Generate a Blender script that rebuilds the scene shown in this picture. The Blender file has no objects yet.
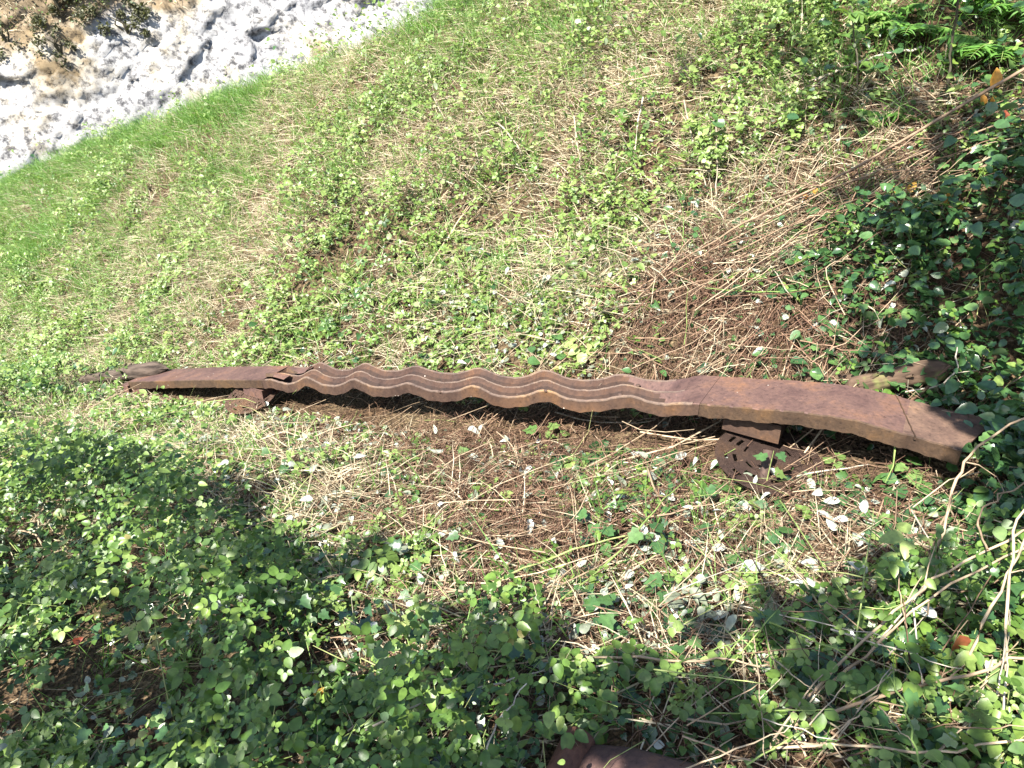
import bpy, bmesh, math, random
import numpy as np
from mathutils import Vector, Matrix

random.seed(7)
RNG = np.random.default_rng(11)
SC = bpy.context.scene
COL = SC.collection
R = math.radians

# ------------------------------------------------------------------ camera
PITCH = R(28.0)                       # looking down
FPX = 739.0                           # focal length in photo pixels (1024 wide)
cam_d = bpy.data.cameras.new('camera')
cam_d.sensor_width = 36.0
cam_d.lens = 36.0 * FPX / 1024.0
cam_d.clip_start = 0.05
cam_d.clip_end = 2000.0
cam = bpy.data.objects.new('camera', cam_d)
COL.objects.link(cam)
cam.location = (0, 0, 0)
cam.rotation_euler = (math.pi / 2 - PITCH, 0, 0)
SC.camera = cam

# ------------------------------------------------------------------ sky, sun, exposure
SUN = Vector((-0.62, -0.70, 1.12)).normalized()          # direction towards the sun
sun_el = math.asin(SUN.z)
sun_rot = math.atan2(SUN.x, SUN.y)
w = bpy.data.worlds.new('World')
SC.world = w
w.use_nodes = True
nt = w.node_tree
nt.nodes.clear()
sky = nt.nodes.new('ShaderNodeTexSky')
sky.sky_type = 'NISHITA'
sky.sun_disc = False
sky.sun_elevation = sun_el
sky.sun_rotation = sun_rot
bg = nt.nodes.new('ShaderNodeBackground')
bg.inputs['Strength'].default_value = 0.09
wo = nt.nodes.new('ShaderNodeOutputWorld')
nt.links.new(sky.outputs[0], bg.inputs[0])
nt.links.new(bg.outputs[0], wo.inputs[0])
sd = bpy.data.lights.new('sun', 'SUN')
sd.energy = 5.0
sd.angle = R(0.5)
sd.color = (1.0, 0.95, 0.87)
so = bpy.data.objects.new('sun', sd)
COL.objects.link(so)
so.rotation_euler = SUN.to_track_quat('Z', 'Y').to_euler()
SC.view_settings.view_transform = 'Standard'
SC.view_settings.look = 'None'
SC.view_settings.exposure = 2.05
SC.view_settings.gamma = 1.0
SC.render.film_transparent = False
try:
    SC.cycles.max_bounces = 6
    SC.cycles.transparent_max_bounces = 4
    SC.cycles.sample_clamp_indirect = 6.0
except Exception:
    pass

# ------------------------------------------------------------------ numeric helpers
def nrmz(a):
    return a / np.maximum(np.linalg.norm(a, axis=-1, keepdims=True), 1e-9)

def smooth(x, a, b):
    k = np.clip((x - a) / (b - a), 0, 1)
    return k * k * (3 - 2 * k)

def _hash(ix, iy, seed):
    n = (ix * 374761393 + iy * 668265263 + seed * 974711) & 0x7fffffff
    n = ((n ^ (n >> 13)) * 1274126177) & 0x7fffffff
    return ((n ^ (n >> 16)) & 0xffff) / 65535.0

def vnoise(x, y, seed=0):
    x = np.asarray(x, float); y = np.asarray(y, float)
    ix = np.floor(x).astype(np.int64); iy = np.floor(y).astype(np.int64)
    fx = x - ix; fy = y - iy
    fx = fx * fx * (3 - 2 * fx); fy = fy * fy * (3 - 2 * fy)
    a = _hash(ix, iy, seed); b = _hash(ix + 1, iy, seed)
    c = _hash(ix, iy + 1, seed); d = _hash(ix + 1, iy + 1, seed)
    return (a * (1 - fx) + b * fx) * (1 - fy) + (c * (1 - fx) + d * fx) * fy

def fbm(x, y, seed=0, o=4):
    s = 0; a = 0.5
    for k in range(o):
        s = s + a * (vnoise(x * 2 ** k, y * 2 ** k, seed + k) - 0.5); a *= 0.5
    return s

def sp(x, w):                                            # soft ramp
    x = np.asarray(x, float)
    return w * np.logaddexp(0, x / w)

# ------------------------------------------------------------------ lie of the land
# the fallen beam runs from P0 (near end) along B; N points up the bank behind it
P0 = np.array([1.555, 2.04]); B = np.array([-0.851, 0.527]); B = B / np.linalg.norm(B)
N = np.array([B[1], -B[0]])
def ts(x, y):
    dx = np.asarray(x, float) - P0[0]; dy = np.asarray(y, float) - P0[1]
    return dx * B[0] + dy * B[1], dx * N[0] + dy * N[1]
def xy(t, s):
    return P0[0] + t * B[0] + s * N[0], P0[1] + t * B[1] + s * N[1]

CREST_A = 3.04
def crest(t):
    t = np.asarray(t, float)
    return np.where(t > 5.08, CREST_A - 0.125 * (t - 5.08), CREST_A + 0.40 * (5.08 - t)).clip(0.7, 7)

def terrain(x, y):
    t, s = ts(x, y)
    tt = np.clip(t, -5, 13)
    base = -1.56 - 0.2 * tt
    c = crest(t)
    k = 0.82
    z = base + k * (sp(s - 0.28, 0.12) - sp(s - c, 0.15)) - 0.75 * sp(s - c - 0.1, 0.2)
    lump = 0.16 * fbm(x * 0.9, y * 0.9, 3) + 0.09 * fbm(x * 2.7, y * 2.7, 9) + 0.05 * fbm(x * 9, y * 9, 17, 3)
    near = np.exp(-((s) / 0.35) ** 2) * ((t > -0.4) & (t < 5.6))
    z = z + lump * (1 - 0.65 * near)
    z = z + 0.16 * np.exp(-(((t - 1.5) / 1.1) ** 2 + ((s - 0.75) / 0.35) ** 2))      # twig heap behind the beam
    far = smooth(np.hypot(x, y - 4), 14, 30)
    z = np.where(z < -7.0, -7.0 + 0.1 * lump, z)
    zf = np.minimum(np.where(s > 0, -7.0, base), z + 50)
    return z * (1 - far) + far * zf

CP, SP_ = math.cos(PITCH), math.sin(PITCH)
FWD = np.array([0, CP, -SP_]); UPV = np.array([0, SP_, CP]); RGT = np.array([1.0, 0, 0])
def ray(u, v):
    xr = (np.asarray(u, float) - 512) / FPX; yr = -(np.asarray(v, float) - 384) / FPX
    return xr[..., None] * RGT + FWD + yr[..., None] * UPV
def project(P):
    d = P @ FWD
    return 512 + FPX * (P @ RGT) / d, 384 - FPX * (P @ UPV) / d, d
def hit(u, v, h=0.0):
    """ground points (raised by h) that the photograph shows at u, v"""
    D = ray(np.atleast_1d(u), np.atleast_1d(v)); h = np.broadcast_to(np.asarray(h, float), (len(D),))
    out = np.full(len(D), 14.0)
    ds = np.concatenate([np.arange(0.7, 5, 0.02), np.arange(5, 14, 0.08)])
    P = D[:, None] * ds[None, :, None]
    below = P[..., 2] < terrain(P[..., 0], P[..., 1]) + h[:, None]
    any_ = below.any(1)
    out[any_] = ds[below.argmax(1)[any_]]
    return D * out[:, None]
def at(u, v, h=0.0):
    return Vector(hit([u], [v], h)[0])
def gz(x, y):
    return float(terrain(np.array([x]), np.array([y]))[0])

# ------------------------------------------------------------------ material helpers
def new_mat(name):
    m = bpy.data.materials.new(name); m.use_nodes = True
    t = m.node_tree; t.nodes.clear()
    return m, t, (lambda k: t.nodes.new('ShaderNode' + k)), t.links.new

def ramp(nd, stops):
    e = nd.color_ramp.elements
    while len(e) < len(stops): e.new(0.5)
    for el, (p, c) in zip(e, stops):
        el.position = p; el.color = (*c, 1)

def leaf_mat(name, stops, rough=0.45, trans=0.35, back=None, spec=0.5, tmul=(1.22, 1.30, .6), vein=True):
    m, t, nn, L = new_mat(name)
    a = nn('Attribute'); a.attribute_name = 'rnd'
    rp = nn('ValToRGB'); ramp(rp, stops); L(a.outputs['Fac'], rp.inputs[0])
    geo = nn('NewGeometry')
    nz = nn('TexNoise'); nz.inputs['Scale'].default_value = 60; nz.inputs['Detail'].default_value = 3
    L(geo.outputs['Position'], nz.inputs['Vector'])
    mr = nn('MapRange'); mr.inputs[1].default_value = 0.3; mr.inputs[2].default_value = 0.7
    mr.inputs[3].default_value = 0.72; mr.inputs[4].default_value = 1.25
    L(nz.outputs['Fac'], mr.inputs[0])
    mul = nn('VectorMath'); mul.operation = 'SCALE'
    L(rp.outputs[0], mul.inputs[0]); L(mr.outputs[0], mul.inputs['Scale'])
    col = mul.outputs[0]
    if back:
        mx = nn('Mix'); mx.data_type = 'RGBA'
        L(geo.outputs['Backfacing'], mx.inputs[0]); L(col, mx.inputs[6]); mx.inputs[7].default_value = (*back, 1)
        col = mx.outputs[2]
    pb = nn('BsdfPrincipled'); pb.inputs['Roughness'].default_value = rough
    pb.inputs['Specular IOR Level'].default_value = spec
    L(col, pb.inputs['Base Color'])
    tr = nn('BsdfTranslucent')
    tm = nn('VectorMath'); tm.operation = 'MULTIPLY'; tm.inputs[1].default_value = tmul
    L(mul.outputs[0], tm.inputs[0]); L(tm.outputs[0], tr.inputs[0])
    ms = nn('MixShader'); ms.inputs[0].default_value = trans
    L(pb.outputs[0], ms.inputs[1]); L(tr.outputs[0], ms.inputs[2])
    bm = nn('Bump'); bm.inputs['Strength'].default_value = 0.25; bm.inputs['Distance'].default_value = 0.002
    L(nz.outputs['Fac'], bm.inputs['Height']); L(bm.outputs[0], pb.inputs['Normal'])
    o = nn('OutputMaterial'); L(ms.outputs[0], o.inputs[0])
    return m

def twig_mat(name, stops, rough=0.85, scale=40.0):
    m, t, nn, L = new_mat(name)
    a = nn('Attribute'); a.attribute_name = 'rnd'
    rp = nn('ValToRGB'); ramp(rp, stops); L(a.outputs['Fac'], rp.inputs[0])
    geo = nn('NewGeometry')
    nz = nn('TexNoise'); nz.inputs['Scale'].default_value = scale; nz.inputs['Detail'].default_value = 4
    L(geo.outputs['Position'], nz.inputs['Vector'])
    mr = nn('MapRange'); mr.inputs[1].default_value = 0.3; mr.inputs[2].default_value = 0.7
    mr.inputs[3].default_value = 0.6; mr.inputs[4].default_value = 1.35
    L(nz.outputs['Fac'], mr.inputs[0])
    mul = nn('VectorMath'); mul.operation = 'SCALE'
    L(rp.outputs[0], mul.inputs[0]); L(mr.outputs[0], mul.inputs['Scale'])
    pb = nn('BsdfPrincipled'); pb.inputs['Roughness'].default_value = rough
    pb.inputs['Specular IOR Level'].default_value = 0.25
    L(mul.outputs[0], pb.inputs['Base Color'])
    bm = nn('Bump'); bm.inputs['Strength'].default_value = 0.4; bm.inputs['Distance'].default_value = 0.003
    L(nz.outputs['Fac'], bm.inputs['Height']); L(bm.outputs[0], pb.inputs['Normal'])
    o = nn('OutputMaterial'); L(pb.outputs[0], o.inputs[0])
    return m

M = {}
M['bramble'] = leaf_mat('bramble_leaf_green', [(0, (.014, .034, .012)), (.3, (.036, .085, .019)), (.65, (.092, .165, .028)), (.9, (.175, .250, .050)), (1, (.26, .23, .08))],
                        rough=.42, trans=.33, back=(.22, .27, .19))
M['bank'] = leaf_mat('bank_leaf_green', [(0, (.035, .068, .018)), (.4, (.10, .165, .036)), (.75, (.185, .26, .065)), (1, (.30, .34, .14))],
                     rough=.45, trans=.34, back=(.25, .30, .19), tmul=(1.2, 1.2, .75))
M['ivy'] = leaf_mat('ivy_leaf_green', [(0, (.012, .040, .014)), (.4, (.025, .064, .022)), (.8, (.055, .115, .032)), (1, (.11, .17, .05))],
                    rough=.27, trans=.2, back=(.10, .16, .07), spec=.6)
M['pale'] = leaf_mat('pale_leaf_underside', [(0, (.08, .105, .06)), (.5, (.15, .175, .125)), (1, (.28, .30, .26))], rough=.6, trans=.15, tmul=(1, 1, .9))
M['white_leaf'] = leaf_mat('pale_dry_leaf', [(0, (.12, .14, .09)), (.35, (.22, .245, .19)), (.7, (.30, .325, .275)), (1, (.37, .39, .35))], rough=.6, trans=.15, tmul=(1, 1, .9))
M['yellow'] = leaf_mat('yellowed_leaf', [(0, (.45, .19, .03)), (.5, (.52, .27, .05)), (1, (.50, .33, .08))], rough=.5, trans=.35, tmul=(1.2, 1, .5))
M['scrub'] = leaf_mat('dry_scrub_olive', [(0, (.035, .04, .018)), (.5, (.075, .08, .035)), (1, (.15, .14, .07))], rough=.6, trans=.25)
M['red'] = leaf_mat('reddened_leaf', [(0, (.16, .03, .02)), (.5, (.26, .06, .03)), (1, (.32, .11, .05))], rough=.5, trans=.3, tmul=(1.2, 1, .6))
M['grass'] = leaf_mat('grass_green', [(0, (.06, .14, .03)), (.5, (.13, .25, .05)), (.85, (.20, .32, .09)), (1, (.34, .35, .15))], rough=.55, trans=.35)
M['straw'] = leaf_mat('dead_grass_straw', [(0, (.20, .15, .09)), (.45, (.38, .32, .21)), (1, (.52, .47, .34))], rough=.7, trans=.25, tmul=(1.1, 1, .8))
M['fern'] = leaf_mat('fern_green', [(0, (.04, .11, .02)), (.5, (.08, .19, .03)), (1, (.14, .27, .05))], rough=.5, trans=.4)
M['litter'] = twig_mat('twig_brown', [(0, (.05, .030, .019)), (.4, (.11, .065, .04)), (.75, (.19, .125, .08)), (1, (.32, .25, .17))])
M['russet'] = twig_mat('needle_russet', [(0, (.045, .023, .016)), (.5, (.11, .060, .038)), (1, (.22, .14, .09))])
M['cane'] = twig_mat('cane_tan', [(0, (.17, .11, .07)), (.5, (.27, .20, .13)), (1, (.38, .30, .20))], scale=25)
M['bleached'] = twig_mat('bleached_stick', [(0, (.22, .18, .13)), (.5, (.30, .26, .20)), (1, (.38, .34, .28))], scale=25)
M['greenstem'] = twig_mat('green_stem', [(0, (.10, .16, .04)), (.5, (.18, .24, .07)), (1, (.30, .31, .13))])
M['darkstem'] = twig_mat('dark_stem', [(0, (.05, .045, .03)), (1, (.09, .08, .05))])

def ground_material():
    m, t, nn, L = new_mat('leaf_mould_soil')
    geo = nn('NewGeometry')
    n1 = nn('TexNoise'); n1.inputs['Scale'].default_value = 2.2; n1.inputs['Detail'].default_value = 8
    n2 = nn('TexNoise'); n2.inputs['Scale'].default_value = 45; n2.inputs['Detail'].default_value = 6
    n3 = nn('TexVoronoi'); n3.inputs['Scale'].default_value = 70
    for n in (n1, n2, n3): L(geo.outputs['Position'], n.inputs['Vector'])
    r1 = nn('ValToRGB'); ramp(r1, [(.3, (.030, .022, .016)), (.5, (.075, .056, .039)), (.7, (.16, .125, .088))])
    L(n2.outputs['Fac'], r1.inputs[0])
    r2 = nn('ValToRGB'); ramp(r2, [(.42, (.75, .62, .5)), (.6, (1.1, 1.05, .85))])
    L(n1.outputs['Fac'], r2.inputs[0])
    mx = nn('Mix'); mx.data_type = 'RGBA'; mx.blend_type = 'MULTIPLY'; mx.inputs[0].default_value = 1
    L(r1.outputs[0], mx.inputs[6]); L(r2.outputs[0], mx.inputs[7])
    pb = nn('BsdfPrincipled'); pb.inputs['Roughness'].default_value = .95
    pb.inputs['Specular IOR Level'].default_value = .15
    L(mx.outputs[2], pb.inputs['Base Color'])
    ad = nn('Math'); ad.operation = 'ADD'; L(n2.outputs['Fac'], ad.inputs[0]); L(n3.outputs['Distance'], ad.inputs[1])
    bm = nn('Bump'); bm.inputs['Strength'].default_value = .9; bm.inputs['Distance'].default_value = .02
    L(ad.outputs[0], bm.inputs['Height']); L(bm.outputs[0], pb.inputs['Normal'])
    o = nn('OutputMaterial'); L(pb.outputs[0], o.inputs[0])
    return m
M['ground'] = ground_material()

def rust_material(name, hue=1.0, dark=1.0, top=None):
    m, t, nn, L = new_mat(name)
    tc = nn('TexCoord')
    n1 = nn('TexNoise'); n1.inputs['Scale'].default_value = 5; n1.inputs['Detail'].default_value = 9; n1.inputs['Roughness'].default_value = .65
    n2 = nn('TexNoise'); n2.inputs['Scale'].default_value = 60; n2.inputs['Detail'].default_value = 7; n2.inputs['Roughness'].default_value = .7
    n3 = nn('TexNoise'); n3.inputs['Scale'].default_value = 1.6; n3.inputs['Detail'].default_value = 5
    n4 = nn('TexVoronoi'); n4.inputs['Scale'].default_value = 24
    for n in (n1, n2, n3, n4): L(tc.outputs['Object'], n.inputs['Vector'])
    d = dark; tr, tg, tb = top or (1, 1, 1)
    r1 = nn('ValToRGB'); ramp(r1, [(p, (r_ * d * tr, g_ * d * tg, b_ * d * tb)) for p, r_, g_, b_ in ((.26, .034, .022, .020), (.42, .080, .051, .042), (.54, .108, .070, .054), (.64, .145, .086, .054), (.78, .215, .115, .050))])
    L(n1.outputs['Fac'], r1.inputs[0])
    r2 = nn('ValToRGB'); ramp(r2, [(.3, (.45, .42, .42)), (.44, (.9, .9, .9)), (.58, (1.08, 1.06, 1.04)), (.74, (1.7, 1.6, 1.4))])
    L(n2.outputs['Fac'], r2.inputs[0])
    mx = nn('Mix'); mx.data_type = 'RGBA'; mx.blend_type = 'MULTIPLY'; mx.inputs[0].default_value = 1
    L(r1.outputs[0], mx.inputs[6]); L(r2.outputs[0], mx.inputs[7])
    # fresh orange bloom in patches
    r3 = nn('ValToRGB'); ramp(r3, [(.60, (0, 0, 0)), (.72, (1, 1, 1))]); L(n3.outputs['Fac'], r3.inputs[0])
    mm = nn('Math'); mm.operation = 'MULTIPLY'; mm.inputs[1].default_value = .55 * hue; L(r3.outputs[0], mm.inputs[0])
    mo = nn('Mix'); mo.data_type = 'RGBA'; L(mm.outputs[0], mo.inputs[0]); L(mx.outputs[2], mo.inputs[6]); mo.inputs[7].default_value = (.20, .095, .038, 1)
    # pale specks (lichen, droppings, chipped flakes)
    r4 = nn('ValToRGB'); ramp(r4, [(.0, (1, 1, 1)), (.055, (1, 1, 1)), (.085, (0, 0, 0))]); L(n4.outputs['Distance'], r4.inputs[0])
    n5 = nn('TexNoise'); n5.inputs['Scale'].default_value = 9; L(tc.outputs['Object'], n5.inputs['Vector'])
    r5 = nn('ValToRGB'); ramp(r5, [(.55, (0, 0, 0)), (.62, (1, 1, 1))]); L(n5.outputs['Fac'], r5.inputs[0])
    m5 = nn('Math'); m5.operation = 'MULTIPLY'; L(r4.outputs[0], m5.inputs[0]); L(r5.outputs[0], m5.inputs[1])
    ml = nn('Mix'); ml.data_type = 'RGBA'; L(m5.outputs[0], ml.inputs[0]); L(mo.outputs[2], ml.inputs[6]); ml.inputs[7].default_value = (.46, .42, .36, 1)
    pb = nn('BsdfPrincipled'); L(ml.outputs[2], pb.inputs['Base Color'])
    pb.inputs['Specular IOR Level'].default_value = .22
    rr = nn('MapRange'); rr.inputs[3].default_value = .62; rr.inputs[4].default_value = .9; L(n1.outputs['Fac'], rr.inputs[0]); L(rr.outputs[0], pb.inputs['Roughness'])
    ad = nn('Math'); ad.operation = 'ADD'; L(n2.outputs['Fac'], ad.inputs[0]); L(n1.outputs['Fac'], ad.inputs[1])
    bm = nn('Bump'); bm.inputs['Strength'].default_value = .45; bm.inputs['Distance'].default_value = .006
    L(ad.outputs[0], bm.inputs['Height']); L(bm.outputs[0], pb.inputs['Normal'])
    o = nn('OutputMaterial'); L(pb.outputs[0], o.inputs[0])
    return m
M['rust'] = rust_material('weathered_rust', .5, .80, (.99, .90, .97))
M['rust_tan'] = rust_material('tan_rust', 1.2, 1.05, (1.02, 1.0, .92))
M['rust_dark'] = rust_material('dark_rust', .6, .60)
M['rust_worn_lit'] = rust_material('worn_lit_rust_edge', .3, 1.15, (1, 1.1, 1.1))
M['rust_brown'] = rust_material('brown_rust', .7, .52, (1.03, .95, .85))
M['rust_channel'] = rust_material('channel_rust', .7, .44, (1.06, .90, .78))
M['rust_groove_shade'] = rust_material('painted_groove_shade', .3, .27, (1.05, .9, .8))
M['rust_olive'] = rust_material('olive_brown_rust', .8, .46, (1.05, 1.0, .78))
M['rust_orange'] = rust_material('orange_rust', 2.0, .9, (1.2, .9, .75))

def rock_material():
    m, t, nn, L = new_mat('pale_limestone')
    geo = nn('NewGeometry')
    n1 = nn('TexNoise'); n1.inputs['Scale'].default_value = .55; n1.inputs['Detail'].default_value = 8; n1.inputs['Roughness'].default_value = .65
    n2 = nn('TexNoise'); n2.inputs['Scale'].default_value = 5; n2.inputs['Detail'].default_value = 9; n2.inputs['Roughness'].default_value = .75
    for n in (n1, n2): L(geo.outputs['Position'], n.inputs['Vector'])
    r1 = nn('ValToRGB'); ramp(r1, [(.38, (.16, .12, .07)), (.45, (.25, .225, .18)), (.53, (.29, .285, .275)), (.7, (.23, .23, .24))])
    L(n1.outputs['Fac'], r1.inputs[0])
    r2 = nn('ValToRGB'); ramp(r2, [(.38, (.16, .16, .17)), (.455, (.55, .55, .56)), (.50, (.95, .94, .92)), (.56, (1.0, 1.0, 1.0)), (.7, (1.3, 1.3, 1.28))]); L(n2.outputs['Fac'], r2.inputs[0])
    mx = nn('Mix'); mx.data_type = 'RGBA'; mx.blend_type = 'MULTIPLY'; mx.inputs[0].default_value = 1
    L(r1.outputs[0], mx.inputs[6]); L(r2.outputs[0], mx.inputs[7])
    a = nn('Attribute'); a.attribute_name = 'soil'
    n6 = nn('TexNoise'); n6.inputs['Scale'].default_value = 2.5; n6.inputs['Detail'].default_value = 6; L(geo.outputs['Position'], n6.inputs['Vector'])
    r6 = nn('ValToRGB'); ramp(r6, [(.35, (.06, .045, .025)), (.5, (.14, .105, .065)), (.65, (.24, .19, .13))]); L(n6.outputs['Fac'], r6.inputs[0])
    ms = nn('Mix'); ms.data_type = 'RGBA'; L(a.outputs['Fac'], ms.inputs[0]); L(mx.outputs[2], ms.inputs[6]); L(r6.outputs[0], ms.inputs[7])
    pb = nn('BsdfPrincipled'); pb.inputs['Roughness'].default_value = .9; pb.inputs['Specular IOR Level'].default_value = .2
    L(ms.outputs[2], pb.inputs['Base Color'])
    bm = nn('Bump'); bm.inputs['Strength'].default_value = .4; bm.inputs['Distance'].default_value = .04
    L(n2.outputs['Fac'], bm.inputs['Height']); L(bm.outputs[0], pb.inputs['Normal'])
    o = nn('OutputMaterial'); L(pb.outputs[0], o.inputs[0])
    return m
M['rock'] = rock_material()

def bark_material(name, a, b, moss):
    m, t, nn, L = new_mat(name)
    tc = nn('TexCoord')
    mp = nn('Mapping'); mp.inputs['Scale'].default_value = (1, 1, .22); L(tc.outputs['Object'], mp.inputs[0])
    n1 = nn('TexNoise'); n1.inputs['Scale'].default_value = 40; n1.inputs['Detail'].default_value = 8; L(mp.outputs[0], n1.inputs['Vector'])
    n2 = nn('TexNoise'); n2.inputs['Scale'].default_value = 7; n2.inputs['Detail'].default_value = 5; L(tc.outputs['Object'], n2.inputs['Vector'])
    r1 = nn('ValToRGB'); ramp(r1, [(.3, a), (.65, b)]); L(n1.outputs['Fac'], r1.inputs[0])
    r2 = nn('ValToRGB'); ramp(r2, [(.5, (0, 0, 0)), (.62, (1, 1, 1))]); L(n2.outputs['Fac'], r2.inputs[0])
    mm = nn('Math'); mm.operation = 'MULTIPLY'; mm.inputs[1].default_value = moss; L(r2.outputs[0], mm.inputs[0])
    mx = nn('Mix'); mx.data_type = 'RGBA'; L(mm.outputs[0], mx.inputs[0]); L(r1.outputs[0], mx.inputs[6]); mx.inputs[7].default_value = (.14, .16, .05, 1)
    pb = nn('BsdfPrincipled'); pb.inputs['Roughness'].default_value = .9; pb.inputs['Specular IOR Level'].default_value = .15; L(mx.outputs[2], pb.inputs['Base Color'])
    bm = nn('Bump'); bm.inputs['Strength'].default_value = .9; bm.inputs['Distance'].default_value = .01
    L(n1.outputs['Fac'], bm.inputs['Height']); L(bm.outputs[0], pb.inputs['Normal'])
    o = nn('OutputMaterial'); L(pb.outputs[0], o.inputs[0])
    return m
M['bark'] = bark_material('brown_bark', (.024, .016, .011), (.10, .066, .044), .9)
M['greybark'] = bark_material('grey_weathered_wood', (.020, .015, .012), (.085, .064, .05), .0)

# ------------------------------------------------------------------ mesh helpers
def tag(o, label=None, cat=None, group=None, kind=None):
    if label: o['label'] = label
    if cat: o['category'] = cat
    if group: o['group'] = group
    if kind: o['kind'] = kind
    return o

def mesh_np(name, V, F, mat, attrs=None, smooth_=True):
    me = bpy.data.meshes.new(name)
    V = np.ascontiguousarray(V, np.float32); F = np.ascontiguousarray(F, np.int32)
    k = F.shape[1]
    me.vertices.add(len(V)); me.vertices.foreach_set('co', V.ravel())
    me.loops.add(F.size); me.loops.foreach_set('vertex_index', F.ravel())
    me.polygons.add(len(F)); me.polygons.foreach_set('loop_start', np.arange(0, F.size, k, dtype=np.int32))
    if smooth_: me.polygons.foreach_set('use_smooth', np.ones(len(F), bool))
    me.materials.append(mat)
    for an, av in (attrs or {}).items():
        a = me.attributes.new(an, 'FLOAT', 'POINT'); a.data.foreach_set('value', np.ascontiguousarray(av, np.float32))
    me.update(calc_edges=True)
    return me

def link(name, me, parent=None):
    o = bpy.data.objects.new(name, me); COL.objects.link(o)
    if parent: o.parent = parent
    return o

def empty(name, loc, rz=0.0):
    o = bpy.data.objects.new(name, None); COL.objects.link(o)
    o.location = loc; o.rotation_euler = (0, 0, rz); o.empty_display_size = .05
    return o

def bm_obj(name, bm, mat, parent=None, smooth_=False, bevel=0.0):
    if bevel:
        es = [e for e in bm.edges if len(e.link_faces) == 2 and e.calc_face_angle(0) > .5]
        if es: bmesh.ops.bevel(bm, geom=es, offset=bevel, segments=2, affect='EDGES', profile=.6)
    bmesh.ops.recalc_face_normals(bm, faces=bm.faces[:])
    me = bpy.data.meshes.new(name); bm.to_mesh(me); bm.free()
    me.materials.append(mat)
    if smooth_:
        for p in me.polygons: p.use_smooth = True
    return link(name, me, parent)

# leaf outlines: x across, y along the blade, z up
def make_leaf(pts, mid, fold=.12, droop=.18):
    """pts: right-hand outline (x, y) base to tip, mirrored; mid: y of midrib points"""
    k = len(pts)
    V = [(0, 0, 0)]
    for x, y in pts: V.append((x, y, fold * x * 2 - droop * y * y))
    for x, y in pts: V.append((-x, y, fold * x * 2 - droop * y * y))
    V.append((0, 1, -droop))
    mids = []
    for y in mid: mids.append(len(V)); V.append((0, y, -droop * y * y))
    F = []
    tip = 2 * k + 1
    chain = [0] + mids + [tip]
    def fan(side):
        o = [0] + [1 + side * k + i for i in range(k)] + [tip]
        i = j = 0
        while i < len(o) - 1 or j < len(chain) - 1:
            adv_o = j == len(chain) - 1 or (i < len(o) - 1 and V[o[i + 1]][1] <= V[chain[j + 1]][1] + 1e-6)
            tri = (o[i], o[i + 1], chain[j]) if adv_o else (o[i], chain[j + 1], chain[j])
            if len(set(tri)) == 3: F.append(tri if side == 0 else tri[::-1])
            if adv_o: i += 1
            else: j += 1
    fan(0); fan(1)
    return np.array(V, float), np.array(F, int)
OVATE = make_leaf([(.24, .10), (.36, .35), (.29, .66), (.12, .90)], [.35, .7])
ROUND = make_leaf([(.30, .06), (.44, .34), (.36, .70)], [.4], fold=.10, droop=.12)
IVY = make_leaf([(.20, -.10), (.50, .10), (.34, .34), (.44, .52), (.20, .62)], [.25, .6], fold=.07, droop=.10)
NARROW = make_leaf([(.15, .08), (.25, .32), (.22, .62), (.09, .88)], [.35, .7], fold=.22, droop=.22)
SMALL = make_leaf([(.40, .22), (.40, .62)], [], fold=.12, droop=.15)
LANCE = make_leaf([(.11, .2), (.13, .5), (.07, .8)], [.5], fold=.1, droop=.25)

def frames(axis, normal):
    y = nrmz(axis); z = nrmz(normal - (normal * y).sum(-1, keepdims=True) * y)
    x = np.cross(y, z)
    return np.stack([x, y, z], -1)                       # columns

def leaf_mesh(name, parts, mat):
    """parts: list of (template, pos, axis, normal, size, rnd)"""
    Vs, Fs, As = [], [], []; off = 0
    for (tv, tf), pos, ax, nm, size, rnd in parts:
        n = len(pos)
        if n == 0: continue
        Rm = frames(ax, nm)
        wob = np.ones((n, 1, 3)); wob[:, 0, 0] = RNG.uniform(.8, 1.2, n); wob[:, 0, 2] = RNG.uniform(-.4, 2.4, n)
        V = np.einsum('nij,nkj->nki', Rm, tv[None] * wob * size[:, None, None]) + pos[:, None]
        F = tf[None] + (off + np.arange(n) * len(tv))[:, None, None]
        Vs.append(V.reshape(-1, 3)); Fs.append(F.reshape(-1, 3)); As.append(np.repeat(rnd, len(tv))); off += n * len(tv)
    return mesh_np(name, np.concatenate(Vs), np.concatenate(Fs), mat, {'rnd': np.concatenate(As)})

def rand_unit(n, up=0.0):
    v = RNG.normal(size=(n, 3)); v = nrmz(v); v[:, 2] += up
    return nrmz(v)

def tube_mesh(name, P, r, rnd, mat, sides=3):
    """P (n, m, 3) centre lines, r (n, m) radii"""
    n, m, _ = P.shape
    T = np.gradient(P, axis=1); T = nrmz(T)
    ref = np.where(np.abs(T[..., 2:3]) > .9, np.array([1.0, 0, 0]), np.array([0, 0, 1.0]))
    X = nrmz(np.cross(T, ref)); Y = np.cross(T, X)
    ang = np.arange(sides) * 2 * math.pi / sides
    V = P[:, :, None] + r[:, :, None, None] * (np.cos(ang)[:, None] * X[:, :, None] + np.sin(ang)[:, None] * Y[:, :, None])
    i = np.arange(m - 1)[:, None] * sides; j = np.arange(sides)[None]; jn = (j + 1) % sides
    q = np.stack([i + j, i + jn, i + sides + jn, i + sides + j], -1).reshape(-1, 4)
    F = (q[None] + (np.arange(n) * m * sides)[:, None, None]).reshape(-1, 4)
    return mesh_np(name, V.reshape(-1, 3), F, mat, {'rnd': np.repeat(rnd, m * sides)})

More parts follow.
